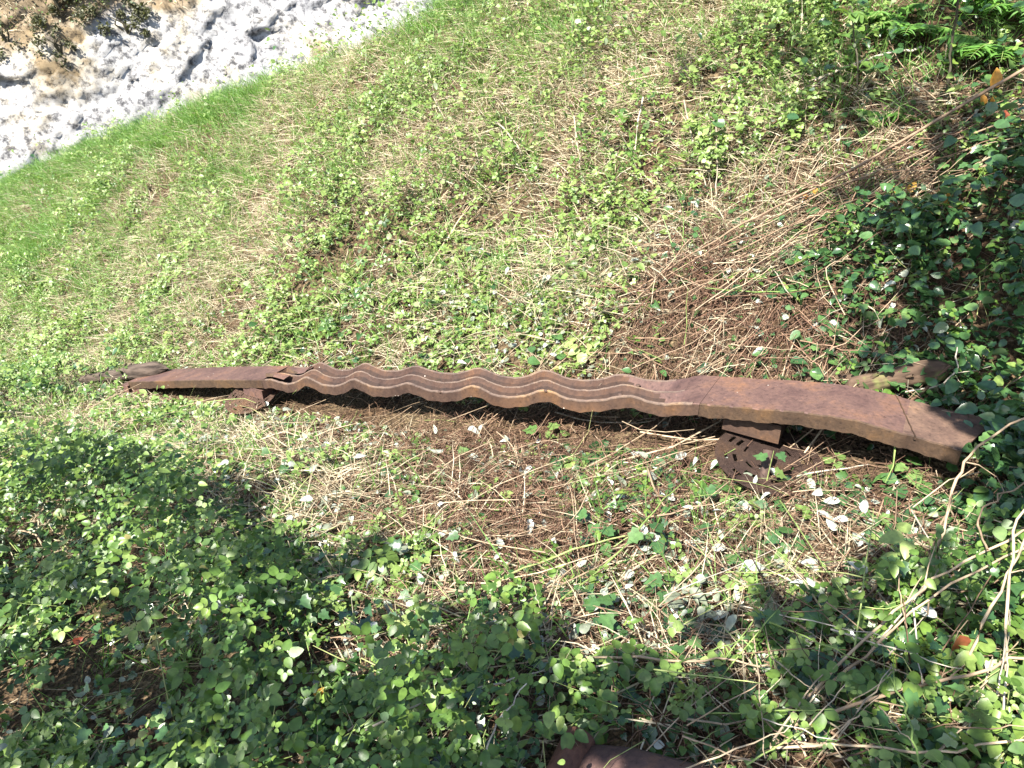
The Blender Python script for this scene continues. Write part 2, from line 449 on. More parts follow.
def blade_mesh(name, pos, dirn, length, width, bend, rnd, mat):
    """grass blades: tapered bent strips"""
    n = len(pos)
    side = nrmz(np.cross(dirn, rand_unit(n)))
    out = RNG.normal(size=(n, 3)) * .6; out[:, 2] = -1; out = nrmz(out)
    V = np.zeros((n, 5, 3))
    for k, f in enumerate((0, .5)):
        c = pos + dirn * (length * f)[:, None] + out * (bend * length * f * f)[:, None]
        wv = side * (width * (1 - .55 * f) * .5)[:, None]
        V[:, 2 * k] = c - wv; V[:, 2 * k + 1] = c + wv
    V[:, 4] = pos + dirn * length[:, None] + out * (bend * length)[:, None]
    tf = np.array([(0, 1, 3), (0, 3, 2), (2, 3, 4)])
    F = tf[None] + (np.arange(n) * 5)[:, None, None]
    return mesh_np(name, V.reshape(-1, 3), F.reshape(-1, 3), mat, {'rnd': np.repeat(rnd, 5)})

# ------------------------------------------------------------------ ground, cliff
def spaced(lo, hi, fine, edge):
    a = list(np.arange(lo, hi + 1e-6, fine)); s = fine
    x = a[-1]
    while x < edge: s *= 1.25; x += s; a.append(x)
    s = fine; x = a[0]
    while x > -edge: s *= 1.25; x -= s; a.insert(0, x)
    return np.array(a)
gx = spaced(-8.5, 4.5, .06, 420); gy = spaced(-.6, 10.5, .06, 420)
GX, GY = np.meshgrid(gx, gy)
GZ = terrain(GX, GY)
ny, nx = GX.shape
idx = np.arange(ny * nx).reshape(ny, nx)
Fg = np.stack([idx[:-1, :-1], idx[:-1, 1:], idx[1:, 1:], idx[1:, :-1]], -1).reshape(-1, 4)
ground = link('ground', mesh_np('ground', np.stack([GX, GY, GZ], -1).reshape(-1, 3), Fg, M['ground']))
tag(ground, 'earth bank and shelf of brown leaf mould under the plants', kind='structure')

def build_cliff():
    c0 = np.array([-7.4, 15.5]); f = np.array([.35, -1.0]); f /= np.linalg.norm(f); a = np.array([-f[1], f[0]])   # f faces the camera
    A = np.arange(-9, 15, .075); H = np.arange(-6.8, 5.5, .075)
    AA, HH = np.meshgrid(A, H)
    rg = np.random.default_rng(5)
    # broken rock: cells with their own depth and tilt, at two sizes
    depth = np.zeros_like(AA)
    for size, dz, tilt, sd in ((1.7, .16, .22, 1), (.6, .05, .26, 2), (.22, .02, .30, 3)):
        AR, HR = AA * .94 + HH * .34, HH * .94 - AA * .34          # bedding dips to the left
        ga, gh = AR / size, HR / (size * .42)
        best = np.full(AA.shape, 9.0); val = np.zeros_like(AA)
        ia, ih = np.floor(ga).astype(np.int64), np.floor(gh).astype(np.int64)
        for di in (-1, 0, 1):
            for dj in (-1, 0, 1):
                ca, ch = ia + di, ih + dj
                pa, ph = ca + _hash(ca, ch, 60 + sd), ch + _hash(ca, ch, 70 + sd)
                d = np.hypot(ga - pa, gh - ph)
                v = dz * _hash(ca, ch, 80 + sd) + tilt * size * ((ga - pa) * (_hash(ca, ch, 90 + sd) - .5) + (gh - ph) * (_hash(ca, ch, 95 + sd) - .5))
                upd = d < best; best[upd] = d[upd]; val[upd] = v[upd]
        depth += val
    depth += 1.2 * fbm(AA * .25, HH * .25, 33)
    lean = .55 * (HH + 8)                                # the face lies back
    X = c0[0] + AA * a[0] + (depth - lean) * f[0]
    Y = c0[1] + AA * a[1] + (depth - lean) * f[1]
    Z = HH + 0 * AA
    # earth lies on the upper left of the face, in ragged tongues
    u, v, d = project(np.stack([X, Y, Z], -1))
    edge = HH + 1.5 - .36 * (AA + 2.9) + 1.6 * fbm(AA * .8, HH * .8, 21)
    soil = smooth(edge, -.15, .35)
    n0, n1 = AA.shape
    ii = np.arange(n0 * n1).reshape(n0, n1)
    F = np.stack([ii[:-1, :-1], ii[:-1, 1:], ii[1:, 1:], ii[1:, :-1]], -1).reshape(-1, 4)
    o = link('cliff', mesh_np('cliff', np.stack([X, Y, Z], -1).reshape(-1, 3), F, M['rock'], {'soil': soil.ravel()}, smooth_=False))
    tag(o, 'broken white limestone rock face beyond the grassy crest', kind='structure')
    return np.stack([X, Y, Z], -1).reshape(-1, 3), soil.ravel(), (u.ravel(), v.ravel())
cliff_pts, cliff_soil, cliff_uv = build_cliff()

# ------------------------------------------------------------------ the rusty beam
W_ = .225                                                # width
Z3 = np.array([0, 0, 1.0])
B3 = np.array([B[0], B[1], 0]); N3 = np.array([N[0], N[1], 0])
# front upper edge as measured (u, v); a plan line fixed by two depths
def pt(u, v, d): return ray(np.array([u]), np.array([v]))[0] * d
fa, fb = pt(800, 412, 2.75), pt(200, 380, 4.75)
line_o = fa[:2]; line_d = (fb - fa)[:2]; line_d /= np.linalg.norm(line_d)
BD = np.array([line_d[0], line_d[1], 0.0]); ND = np.array([line_d[1], -line_d[0], 0.0])
if ND[1] < 0: ND = -ND
def on_line(u, v, off=0.0):
    """arc length and height on the beam's front edge (or a line OFF metres behind it)"""
    D = ray(np.array([u]), np.array([v]))[0]
    o = line_o + ND[:2] * off
    A = np.array([[D[0], -line_d[0]], [D[1], -line_d[1]]])
    k, q = np.linalg.solve(A, o)
    return q, D[2] * k
edge_px = [(125, 382), (200, 380), (257, 380), (300, 380.8), (363, 383.5), (416, 387), (480, 390.8), (550, 395.2), (640, 400.2), (690, 403), (740, 407.5),
           (800, 412), (850, 419), (880, 427), (912, 436), (962, 450.5)]
eq, ez = np.array([on_line(u, v) for u, v in edge_px]).T
o_ = np.argsort(eq); eq, ez = eq[o_], ez[o_]
qmin, qmax = eq[0], eq[-1]
def zline(q):
    k = 9; qq = np.asarray(q, float)
    return np.mean([np.interp(qq + dd, eq, ez) for dd in np.linspace(-.06, .06, k)], 0)
crq = np.sort([on_line(u, v, .11)[0] for u, v in ((626, 378), (546, 376), (476, 374), (412, 371), (360, 369), (313, 367), (272, 367))])
crq = np.concatenate([[crq[0] - .40], crq, [crq[-1] + .42]])
def phase(q): return np.interp(q, crq, np.arange(len(crq)) * 2 * math.pi)
q_w0, q_w1 = on_line(700, 403)[0], on_line(262, 380)[0]            # corrugated stretch
def wave(q, n=.11):
    env = smooth(q, q_w0 - .02, q_w0 + .25) * (1 - smooth(q, q_w1 - .22, q_w1 + .05))
    amp = .0205 * (1 + .18 * np.sin(q * 5.3 + 1))
    return env * amp * np.cos(phase(q - .5 * (n - .11)) + .38 * np.sin(phase(q - .5 * (n - .11))))
def wid(q):                                              # the near plate is broader than the rest
    return 1.0 + .27 * (1 - float(smooth(q, q_w0 - .10, q_w0 + .45)))
SKEW = (on_line(993, 428, W_ * 1.27)[0] - on_line(962, 450)[0]) / W_
def beam_pt(q, n, z):
    k = 1 - float(smooth(q, qmin, qmin + .16))
    q = q + SKEW * k * k * n; n = n * wid(q)
    c = np.array([line_o[0], line_o[1], 0]) + BD * q + ND * n
    c[2] = float(zline(q) + wave(q, n)) + z
    if q < qmin: c[2] += (q - qmin) * -.10
    return c
ORG = beam_pt((qmin + qmax) / 2, W_ / 2, -.3)
beam = empty('rusty_beam', Vector(ORG))
tag(beam, 'long rusty flat steel beam with a wavy ribbed middle and down-curved near end', 'beam')
def loft(name, qs, section, mat, parent, close_ends=True, smooth_=True, split=None):
    """section(q) -> list of (n, z) round the outline"""
    V = []; F = []
    K = len(section(qs[0]))
    for q in qs:
        for n, z in section(q): V.append(beam_pt(q, n, z) - ORG)
    for i in range(len(qs) - 1):
        for k in range(K):
            k2 = (k + 1) % K
            F.append((i * K + k, i * K + k2, (i + 1) * K + k2, (i + 1) * K + k))
    if close_ends:
        F.append(tuple(range(K))[::-1]); F.append(tuple((len(qs) - 1) * K + k for k in range(K)))
    me = bpy.data.meshes.new(name); me.from_pydata([tuple(v) for v in V], [], F); me.materials.append(mat)
    bm = bmesh.new(); bm.from_mesh(me); bmesh.ops.recalc_face_normals(bm, faces=bm.faces[:]); bm.to_mesh(me); bm.free()
    o = link(name, me, parent)
    if mat is M['rust']:                                 # front faces coloured browner; the top's purple sky reflection is painted in
        me.materials.append(M['rust_olive'])
        for p in me.polygons:
            if p.normal.dot(Vector(-ND)) > .6: p.material_index = 1
    if smooth_:
        for p in me.polygons: p.use_smooth = True
        me.set_sharp_from_angle(angle=R(28))
    return o
rgb = np.random.default_rng(3)
def jag(q, s): return .6 * .0025 * math.sin(q * 31 + s) + .0018 * math.sin(q * 67 + 2.1 * s) + .0015 * math.sin(q * 140 + s * 3)
HB = .055
def plate_section(q, h=HB, c=.004):
    a, b = jag(q, 1), jag(q, 4)
    return [(c + a, 0), (W_ - c + b, 0), (W_ + b, -c), (W_ + b, -h), (W_ - .008 + b, -h), (W_ - .008 + b, -.008), (.008 + a, -.008), (.008 + a, -h + .5 * jag(q, 7)), (a, -h + .5 * jag(q, 7)), (a, -c)]
# plate at the near end, curving down
loft('curved_plate', np.linspace(qmin, q_w0, 64), lambda q: plate_section(q, HB + .003), M['rust'], beam)
def cross_weld(u0, v0, u1, v1, wd, ht, mat):
    """raised bead slanting across the plate from the front edge to the back edge"""
    qa, qb = on_line(u0, v0)[0], on_line(u1, v1, W_ * 1.27)[0]
    bm = bmesh.new(); rows = []
    for n in np.linspace(-.003, W_ + .003, 14):
        q = qa + (qb - qa) * n / W_ + random.uniform(-.002, .002)
        rows.append([bm.verts.new(beam_pt(q + k * wd, n, z) - ORG) for k, z in ((-1, -.01), (-.6, ht * .8), (.5, ht), (1, -.01))])
    for i in range(13):
        for k in range(4): bm.faces.new((rows[i][k], rows[i + 1][k], rows[i + 1][(k + 1) % 4], rows[i][(k + 1) % 4]))
    bm.faces.new(rows[0]); bm.faces.new(rows[-1][::-1])
    bm_obj('weld_seam', bm, mat, beam)
cross_weld(915, 437, 897, 391, .004, .003, M['rust_olive'])
_cp = bpy.data.objects['curved_plate'].data; _cp.materials.append(M['rust_tan'])
_qa, _qb = on_line(915, 437)[0], on_line(897, 391, W_ * 1.27)[0]
for p_ in _cp.polygons:                                  # the length past the weld has rusted to a paler tan
    r_ = np.array(p_.center) + ORG - np.array([line_o[0], line_o[1], 0]); n_ = float(r_ @ ND)
    if float(r_ @ BD) < _qa + (_qb - _qa) * n_ / (W_ * 1.27) and p_.material_index == 0: p_.material_index = 2
def wave_section(q):
    a = jag(q, 1)
    def dep(n):
        # channels run out into the flat plates on a slant
        f0 = float(smooth(q, q_w0 + .00 + n * .55, q_w0 + .10 + n * .8)); f1 = float(1 - smooth(q, q_w1 - .02 - n * .1, q_w1 + .02 - n * .05))
        return min(f0, f1)
    top = [(0, -.004), (.003, 0), (.012, .0), (.016, -.044 * dep(.03)), (.068, -.046 * dep(.07)), (.090, -.0225 * dep(.09)), (.104, -.006 * dep(.1)), (.106, 0), (.114, 0), (.120, -.044 * dep(.14)),
           (.172, -.046 * dep(.18)), (.195, -.0225 * dep(.19)), (.210, -.006 * dep(.2)), (.213, 0), (W_ - .003, 0), (W_, -.004)]
    h = HB + .002 + jag(q, 5)
    return [(n + a, z) for n, z in top] + [(W_ + a, -h), (W_ - .008 + a, -h), (W_ - .012 + a, -.052), (.012 + a, -.052), (.008 + a, -h), (a, -h)]
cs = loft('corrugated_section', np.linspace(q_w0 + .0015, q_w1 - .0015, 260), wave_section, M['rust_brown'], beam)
for k_ in ('rust_channel', 'rust', 'rust_groove_shade'): cs.data.materials.append(M[k_])
qs_ = np.linspace(q_w0 + .0015, q_w1 - .0015, 260)
for p_ in cs.data.polygons:                              # shadow behind each ridge painted dark low in the channels
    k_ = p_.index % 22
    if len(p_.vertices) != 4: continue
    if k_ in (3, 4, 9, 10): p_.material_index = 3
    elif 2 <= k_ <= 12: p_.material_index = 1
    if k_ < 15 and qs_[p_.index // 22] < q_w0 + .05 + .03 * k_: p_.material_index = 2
q_l = on_line(128, 382)[0]
loft('flat_plate', np.linspace(q_w1 + .0015, q_l, 50), plate_section, M['rust'], beam)
# stub of sheet folded over where the corrugation meets the far plate
for qq, n0, n1 in ((q_w1 - .05, .035, .085), (q_w1 - .13, .13, .19)):
    loft('folded_lip', np.linspace(qq - .10, qq + .06, 8), lambda q, n0=n0, n1=n1: [(n0, .004), (n0 + .01, .016 + .01 * math.sin((q - qq) * 20)), (n1, .012), (n1 + .01, .002), (n1, .004), (n0 + .01, .008)], M['rust'], beam)
for n0, n1 in ((-.001, .012), (.105, .115), (.212, W_ + .001)):       # worn ridges; lighter rust also paints the sun caught on their edges
    rb_ = loft('rib', np.linspace(q_w0 + .03 + n0 * .7, q_w1 - .03 - n0 * .1, 220), lambda q, n0=n0, n1=n1: [(n0 + jag(q, 1), -.006), (n0 + jag(q, 1), .0005), (n0 + .002 + jag(q, 1), .0022), (n1 - .003 + jag(q, 1), .0022), (n1 + jag(q, 1), 0), (n1 + jag(q, 1), -.006)], M['rust_worn_lit'], cs)
def local_bolts():
    for u, v, off in ((474, 383, .05), (543, 383, .05), (546, 394, .004), (638, 381, .18), (620, 396, .06), (440, 388, .004)):
        q = on_line(u, v, off)[0]
        b = bmesh.new(); bmesh.ops.create_uvsphere(b, u_segments=8, v_segments=5, radius=.011)
        for vv in b.verts: vv.co.z *= .55
        ob = bm_obj('bolt_head', b, M['rust_dark'], cs, smooth_=True)
        ob.location = Vector(beam_pt(q, off, -.001 if off < .01 else -.022) - ORG)
local_bolts()

def box_bm(bm, cen, sx, sy, sz):
    """box with axes along the beam, across it and up"""
    r = bmesh.ops.create_cube(bm, size=1.0)
    mt = Matrix((BD, ND, Z3)).transposed()
    for v in r['verts']:
        v.co = Vector(cen) + mt @ Vector((v.co.x * sx, v.co.y * sy, v.co.z * sz))
def block(name, q, n, z0, z1, sx, sy, mat, bevel=.004):
    b = bmesh.new(); c = beam_pt(q, n, 0) - ORG; c[2] = 0
    top = beam_pt(q, 0, 0)[2] - ORG[2]
    box_bm(b, (c[0], c[1], top + (z0 + z1) / 2), sx, sy, abs(z1 - z0))
    return bm_obj(name, b, mat, beam, bevel=bevel)
q_s = on_line(755, 430, .02)[0]
block('spacer_plate', q_s + .01, .115, -HB - .004, -HB - .018, .20, .17, M['rust_olive'])
block('support_block', q_s + .02, .10, -HB - .018, -HB - .092, .215, .17, M['rust_brown'])
def disc(q, n, z, rad, nrm_tilt, yaw, mat, thick=.016, bolt=True):
    """round plate pierced with rings of slots, tilted"""
    b = bmesh.new()
    seg = 96; radii = [.0, .2, .36, .435, .475, .60, .67, .77, .83, .90, .96, 1.0]
    ring = []
    for r_ in radii[1:]:
        ring.append([b.verts.new((rad * r_ * math.cos(2 * math.pi * k / seg), rad * r_ * math.sin(2 * math.pi * k / seg), 0)) for k in range(seg)])
    c0 = b.verts.new((0, 0, 0))
    for k in range(seg): b.faces.new((c0, ring[0][k], ring[0][(k + 1) % seg]))
    for i in range(len(ring) - 1):
        for k in range(seg):
            hole = (i == 2 and k % 16 in (1, 2, 3, 4, 5, 6)) or (i == 4 and (k + 5) % 12 in (0, 1, 2, 3, 4)) or (i == 6 and k % 10 in (2, 3, 4, 5))
            if hole: continue
            b.faces.new((ring[i][k], ring[i + 1][k], ring[i + 1][(k + 1) % seg], ring[i][(k + 1) % seg]))
    r = bmesh.ops.solidify(b, geom=b.faces[:], thickness=thick)
    o = bm_obj('perforated_disc', b, mat, beam)
    c = beam_pt(q, n, z) - ORG
    nv = Vector(-ND * math.sin(nrm_tilt) + Z3 * math.cos(nrm_tilt) + BD * yaw).normalized()
    o.location = Vector(c); o.rotation_euler = nv.to_track_quat('Z', 'Y').to_euler()
    if bolt:
        h = bmesh.new()
        bmesh.ops.create_cone(h, cap_ends=True, segments=24, radius1=rad * .28, radius2=rad * .24, depth=.03)
        bm_obj('hub', h, mat, o, bevel=.003).location = (0, 0, .022)
        h = bmesh.new()
        bmesh.ops.create_cone(h, cap_ends=True, segments=12, radius1=.024, radius2=.021, depth=.17)
        e = bm_obj('stub_axle', h, mat, o, bevel=.003, smooth_=False); e.location = (0, -.02, .11)
    return o
qd = on_line(759, 462, -.03)[0]
disc(qd - .03, -.01, -.212, .205, R(6), -.08, M['rust_dark'], bolt=False)
qp = on_line(766, 470, -.1)[0]
b = bmesh.new(); c = beam_pt(qp, -.09, -.225) - ORG
bmesh.ops.create_cone(b, cap_ends=True, segments=10, radius1=.017, radius2=.021, depth=.19)
pin = bm_obj('axle_pin', b, M['rust_dark'], beam, bevel=.003); pin.location = Vector(c)
pin.rotation_euler = Vector(ND * .55 + Z3 * .75 + BD * .1).to_track_quat('Z', 'Y').to_euler()
q2 = on_line(256, 398, .02)[0]
block('support_block', q2, .09, -HB - .001, -HB - .07, .16, .17, M['rust'])
disc(q2 + .02, .0, -.115, .16, R(14), .05, M['rust_tan'], bolt=False)
q3 = on_line(142, 398, .02)[0]
block('support_block', q3, .09, -HB - .001, -HB - .15, .15, .17, M['rust'])
block('end_flange', qmax - .02, .11, -.02, -HB - .02, .05, W_ + .03, M['rust'])

# a second rusted section lying under the plants at the near edge of the photo
def near_section():
    p0 = at(583, 764, .12); p1 = at(712, 800, .12)
    d = (p1 - p0); d.normalize()
    side = Vector((-d.y, d.x, 0)).normalized(); up = d.cross(side) if d.cross(side).z > 0 else -d.cross(side)
    root = empty('rusty_channel', p0)
    tag(root, 'rusty steel channel half hidden under ivy at the bottom edge', 'metal channel')
    L = 1.3; b = bmesh.new(); K = []
    def sec(x):
        pts = []
        hump = .03 * math.exp(-((x - .06) / .08) ** 2)
        for yy, zz in ((-.10, -.09), (-.10, -.03), (-.075, -.006), (-.03, .006), (.03, .006), (.075, -.006), (.10, -.03), (.10, -.09)):
            pts.append(d * x + side * yy + up * (zz - .25 * max(0, .08 - x)))
        return pts
    xs = np.linspace(-.03, L, 34); rows = [[b.verts.new(p) for p in sec(x)] for x in xs]
    for i in range(len(xs) - 1):
        for k in range(7): b.faces.new((rows[i][k], rows[i + 1][k], rows[i + 1][k + 1], rows[i][k + 1]))
        b.faces.new((rows[i][7], rows[i + 1][7], rows[i + 1][0], rows[i][0]))
    b.faces.new(rows[0]); b.faces.new(rows[-1][::-1])
    bm_obj('web', b, M['rust'], root, smooth_=True)
    b = bmesh.new(); rr = bmesh.ops.create_cone(b, cap_ends=True, segments=20, radius1=.045, radius2=.042, depth=.19)
    e = bm_obj('rounded_end', b, M['rust_orange'], root, smooth_=False, bevel=.006)
    e.location = d * -.05 + up * -.04; e.rotation_euler = side.to_track_quat('Z', 'Y').to_euler()
near_section()

# ------------------------------------------------------------------ plant cover: what grows where
# (u, v) in the photograph -> ground; bramble, green bank leaf, grass, straw, twig, russet, ivy, pale, height
CTRL = """
60 215 .05 .1 1 .25 0 0 0 0 .16
200 150 0 .1 1 .2 0 0 0 0 .16
330 60 0 .1 1 .2 0 0 0 0 .16
450 25 0 .25 .9 .3 0 0 0 0 .16
560 30 0 .5 .5 .5 0 0 0 0 .14
700 25 0 .6 .45 .45 .1 0 0 0 .16
850 40 0 .9 .3 .2 .2 0 .1 .03 .18
990 45 .1 .9 .2 .1 .2 0 .15 .02 .2
150 225 0 .55 .35 .8 .05 0 0 0 .10
300 140 0 .6 .4 .75 .05 0 0 0 .14
410 90 0 .55 .35 .7 .05 0 0 .02 .14
425 165 0 .3 .1 .7 .1 0 0 0 .08
540 105 0 .6 .25 .85 .1 0 0 0 .16
640 75 0 .5 .2 .95 .15 0 0 0 .14
740 150 0 .8 .1 .45 .3 0 .05 .05 .14
610 185 .1 1 .1 .3 .2 0 0 .06 .14
520 215 .1 .9 .1 .4 .15 0 0 .06 .12
50 300 .15 1 .2 .4 .05 0 0 .05 .14
150 280 .05 .6 .2 .8 .1 0 0 .03 .08
250 230 0 .5 .2 .8 .1 0 0 .03 .12
230 320 .1 .6 .1 .6 .15 0 0 .2 .09
330 275 .1 1.5 .1 .1 .05 0 0 .03 .26
420 245 .1 1.5 .1 .1 .1 0 0 .03 .24
400 325 .15 .9 .1 .4 .2 0 .05 .4 .09
520 320 .15 .7 .1 .5 .35 0 .05 .6 .07
600 290 .1 .5 .1 .5 .5 .2 .05 .4 .07
680 320 .05 .05 0 .06 .7 1.3 .05 .15 .04
760 330 .05 .05 0 .05 .9 1.2 .2 .25 .04
800 230 .06 .25 .1 .4 .9 .6 .12 .25 .05
860 200 .06 .15 .1 .3 1 .6 .15 .3 .05
900 150 .15 .3 .1 .3 .9 .3 .2 .2 .07
900 250 .3 .1 0 .1 .5 .2 1 .2 .16
985 250 .3 .1 0 0 .3 .1 1.2 .1 .24
990 350 .3 .1 0 0 .4 .1 1.1 .15 .22
850 330 .15 .05 0 .1 .8 .5 .5 .5 .06
930 390 .2 0 0 .1 .8 .3 .7 .2 .1
40 410 .7 .4 .1 .4 .1 0 .05 .15 .14
130 410 .25 .25 .2 .9 .3 0 0 .3 .07
100 490 1.2 .2 .1 .15 .1 0 .1 .12 .18
250 425 .25 .2 .3 .8 .4 0 .05 .5 .06
350 430 .12 .12 .15 .5 .7 .15 .05 .4 .05
330 510 .3 .12 .15 .5 .6 .1 .1 .6 .06
480 440 .02 .03 .08 .15 1 1 .03 .35 .03
420 530 .06 .05 .05 .15 1 .7 .06 .3 .04
560 560 .05 .05 .1 .15 1 .9 .15 .35 .04
480 590 .15 .05 .2 .15 .9 .7 .1 .2 .05
500 530 .03 0 .05 .06 1 1.2 .04 .25 .03
600 480 .1 .05 .1 .15 .9 .8 .25 .6 .04
700 545 .1 .06 .25 .25 .9 .6 .12 .7 .05
640 590 .15 .05 .2 .2 .9 .6 .25 .5 .06
820 560 .1 .05 .2 .4 .9 .4 .25 .5 .05
800 520 .15 .1 .15 .3 .9 .4 .25 .6 .04
880 480 .15 .05 .05 .15 .8 .4 .5 .25 .06
965 480 .25 .1 0 .1 .6 .2 .8 .2 .14
400 600 .6 .15 .1 .2 .7 .4 .1 .25 .10
560 620 .25 .08 .1 .2 .8 .5 .3 .5 .06
660 640 .3 .08 .1 .2 .9 .4 .35 .5 .07
470 630 .5 .1 .1 .2 .7 .4 .15 .3 .09
760 600 .2 .08 .1 .25 .9 .4 .35 .6 .06
240 570 1.2 .15 .1 .15 .1 0 .1 .1 .2
90 610 1.3 .1 .1 .05 .1 0 .1 .06 .24
90 730 1.3 .1 .1 .05 .1 0 .1 .05 .24
300 720 1.3 .1 .1 .05 .1 0 .15 .08 .22
460 700 .9 .1 .1 .15 .2 0 .5 .12 .17
610 690 .5 .1 .1 .15 .5 .2 .6 .3 .11
760 650 .4 .12 .1 .2 .7 .2 .6 .35 .10
850 690 .6 .15 .1 .2 .6 .2 .5 .3 .13
960 640 .8 .2 .1 .2 .5 .1 .4 .15 .2
960 745 .8 .2 .1 .2 .4 .1 .5 .12 .2
"""
ct = np.array([[float(k) for k in l.split()] for l in CTRL.strip().splitlines()])
ctp = hit(ct[:, 0], ct[:, 1]); ctw = ct[:, 2:]
ct_t, ct_s = ts(ctp[:, 0], ctp[:, 1])
def cover(x, y):
    """mix of plants at ground points: columns as in CTRL"""
    t, s = ts(x, y)
    wob = .22
    t = t + wob * fbm(x * 2.2, y * 2.2, 71); s = s + wob * fbm(x * 2.2, y * 2.2, 77)
    out = np.zeros((len(t), ctw.shape[1]))
    for a in range(0, len(t), 40000):
        sl = slice(a, a + 40000)
        d2 = (t[sl, None] - ct_t) ** 2 + (s[sl, None] - ct_s) ** 2
        k = 1 / (d2 + .004) ** 2.4
        out[sl] = (k @ ctw) / k.sum(1, keepdims=True)
    return out

BR, BK, GR, ST, TW, RU, IV, PA, HT = range(9)
def scatter(n, lo=(-8.6, -.2), hi=(3.8, 10.4)):
    """random ground points in or just beside the view, denser where nearer"""
    x = RNG.uniform(lo[0], hi[0], n); y = RNG.uniform(lo[1], hi[1], n)
    z = terrain(x, y)
    P = np.stack([x, y, z], -1)
    u, v, d = project(P)
    t, s = ts(x, y)
    ok = (d > .35) & (u > -190) & (u < 1214) & (v > -160) & (v < 1000) & (s < crest(t) + .5)
    return P[ok], d[ok]
_c0, _c1 = at(583, 764, .12), at(712, 800, .12)           # the half buried channel
CH0 = np.array(_c0[:2]); CHD = np.array((_c1 - _c0)[:2]); CHD /= np.linalg.norm(CHD)
def beam_clear(x, y):
    """1 away from the beam, falling to 0 on it"""
    c = np.stack([x, y], -1) - line_o
    q = c @ line_d; n = c @ ND[:2]
    inside = (q > qmin - .05) & (q < qmax + .05)
    front = smooth(-n, .02, .55); back = smooth(n - W_, .0, .15)
    c2 = np.stack([x, y], -1) - CH0
    q2 = c2 @ CHD; n2 = c2 @ np.array([-CHD[1], CHD[0]])
    ch = (q2 > .02) & (q2 < 1.3) & (np.abs(n2) < .13)
    return np.where(inside, np.where(n < W_ / 2, front, back), 1.0) * np.where((q2 > -.05) & (q2 < 1.4), smooth(-n2, .1, .4) * (n2 < 0) + (n2 >= 0) * smooth(n2, .1, .2), 1), (inside & (n > -.02) & (n < W_ + .02)) | ch

def patch(x, y, seed, f=2.4, lo=.42, hi=.58):
    return smooth(fbm(x * f, y * f, seed) + .5, lo, hi)

# ---- leaves that nobody could count: bramble cover, bank leaves, ivy, pale undersides
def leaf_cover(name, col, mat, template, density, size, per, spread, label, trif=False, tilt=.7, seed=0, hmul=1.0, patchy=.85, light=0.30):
    P, d = scatter(density)
    C = cover(P[:, 0], P[:, 1])
    clear, under = beam_clear(P[:, 0], P[:, 1])
    if name == 'thicket_leaves': C[:, col] *= smooth(ts(P[:, 0], P[:, 1])[1], -.45, .05)
    pr = C[:, col] * (1 - patchy + patchy * 1.6 * patch(P[:, 0], P[:, 1], seed))
    keep = (RNG.random(len(P)) < pr) & ~under
    P, C, clear, d = P[keep], C[keep], clear[keep], d[keep]
    n = len(P)
    hgt = C[:, HT] * hmul * (.35 + 1.3 * patch(P[:, 0], P[:, 1], seed + 5, 2.2)) * (.3 + .7 * clear)
    k = per
    cen = np.repeat(P, k, 0); hh = np.repeat(hgt, k)
    m = len(cen)
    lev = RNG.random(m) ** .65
    offs = rand_unit(m) * (spread * RNG.random(m) ** .5)[:, None]; offs[:, 2] *= .3
    pos = cen + offs
    pos[:, 2] = terrain(pos[:, 0], pos[:, 1]) + .012 + lev * hh
    nrm = rand_unit(m) * tilt + np.array([-.12, -.28, 1.0]); nrm = nrmz(nrm)
    ax = rand_unit(m); ax[:, 2] = ax[:, 2] * .3 - .12
    sz = size * np.exp(RNG.normal(0, .36, m).clip(-.7, .5))
    clump = np.repeat(RNG.random(n), k)
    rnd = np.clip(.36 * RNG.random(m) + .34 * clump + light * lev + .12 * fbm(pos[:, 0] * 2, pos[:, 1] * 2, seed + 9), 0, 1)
    parts = []
    if trif:
        A = nrmz(ax - (ax * nrm).sum(-1, keepdims=True) * nrm); S = np.cross(nrm, A)
        for ang, f in ((0, 1.0), (1.25, .82), (-1.25, .82)):
            a2 = A * math.cos(ang) + S * math.sin(ang)
            nn_ = nrmz(nrm + rand_unit(m) * .28)
            parts.append((template, pos + a2 * (sz * .22)[:, None], a2, nn_, sz * f, np.clip(rnd + RNG.normal(0, .05, m), 0, 1)))
    else:
        parts.append((template, pos, ax, nrm, sz, rnd))
    o = link(name, leaf_mesh(name, parts, mat))
    tag(o, label, kind='stuff')
    return o
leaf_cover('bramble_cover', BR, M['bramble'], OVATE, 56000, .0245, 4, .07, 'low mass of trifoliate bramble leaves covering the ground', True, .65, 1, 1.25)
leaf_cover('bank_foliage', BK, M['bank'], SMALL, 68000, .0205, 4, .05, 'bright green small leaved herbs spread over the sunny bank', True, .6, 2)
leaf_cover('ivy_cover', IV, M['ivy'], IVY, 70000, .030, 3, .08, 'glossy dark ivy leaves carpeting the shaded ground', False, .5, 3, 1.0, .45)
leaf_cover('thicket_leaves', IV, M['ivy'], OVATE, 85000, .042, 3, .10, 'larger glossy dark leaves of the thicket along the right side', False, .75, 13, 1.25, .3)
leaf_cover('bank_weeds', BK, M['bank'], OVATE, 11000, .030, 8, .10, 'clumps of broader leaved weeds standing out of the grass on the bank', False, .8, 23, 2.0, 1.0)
leaf_cover('pale_leaf_litter', PA, M['pale'], OVATE, 95000, .024, 1, .05, 'pale dry leaves scattered over the litter', False, .5, 4, .5, .9)

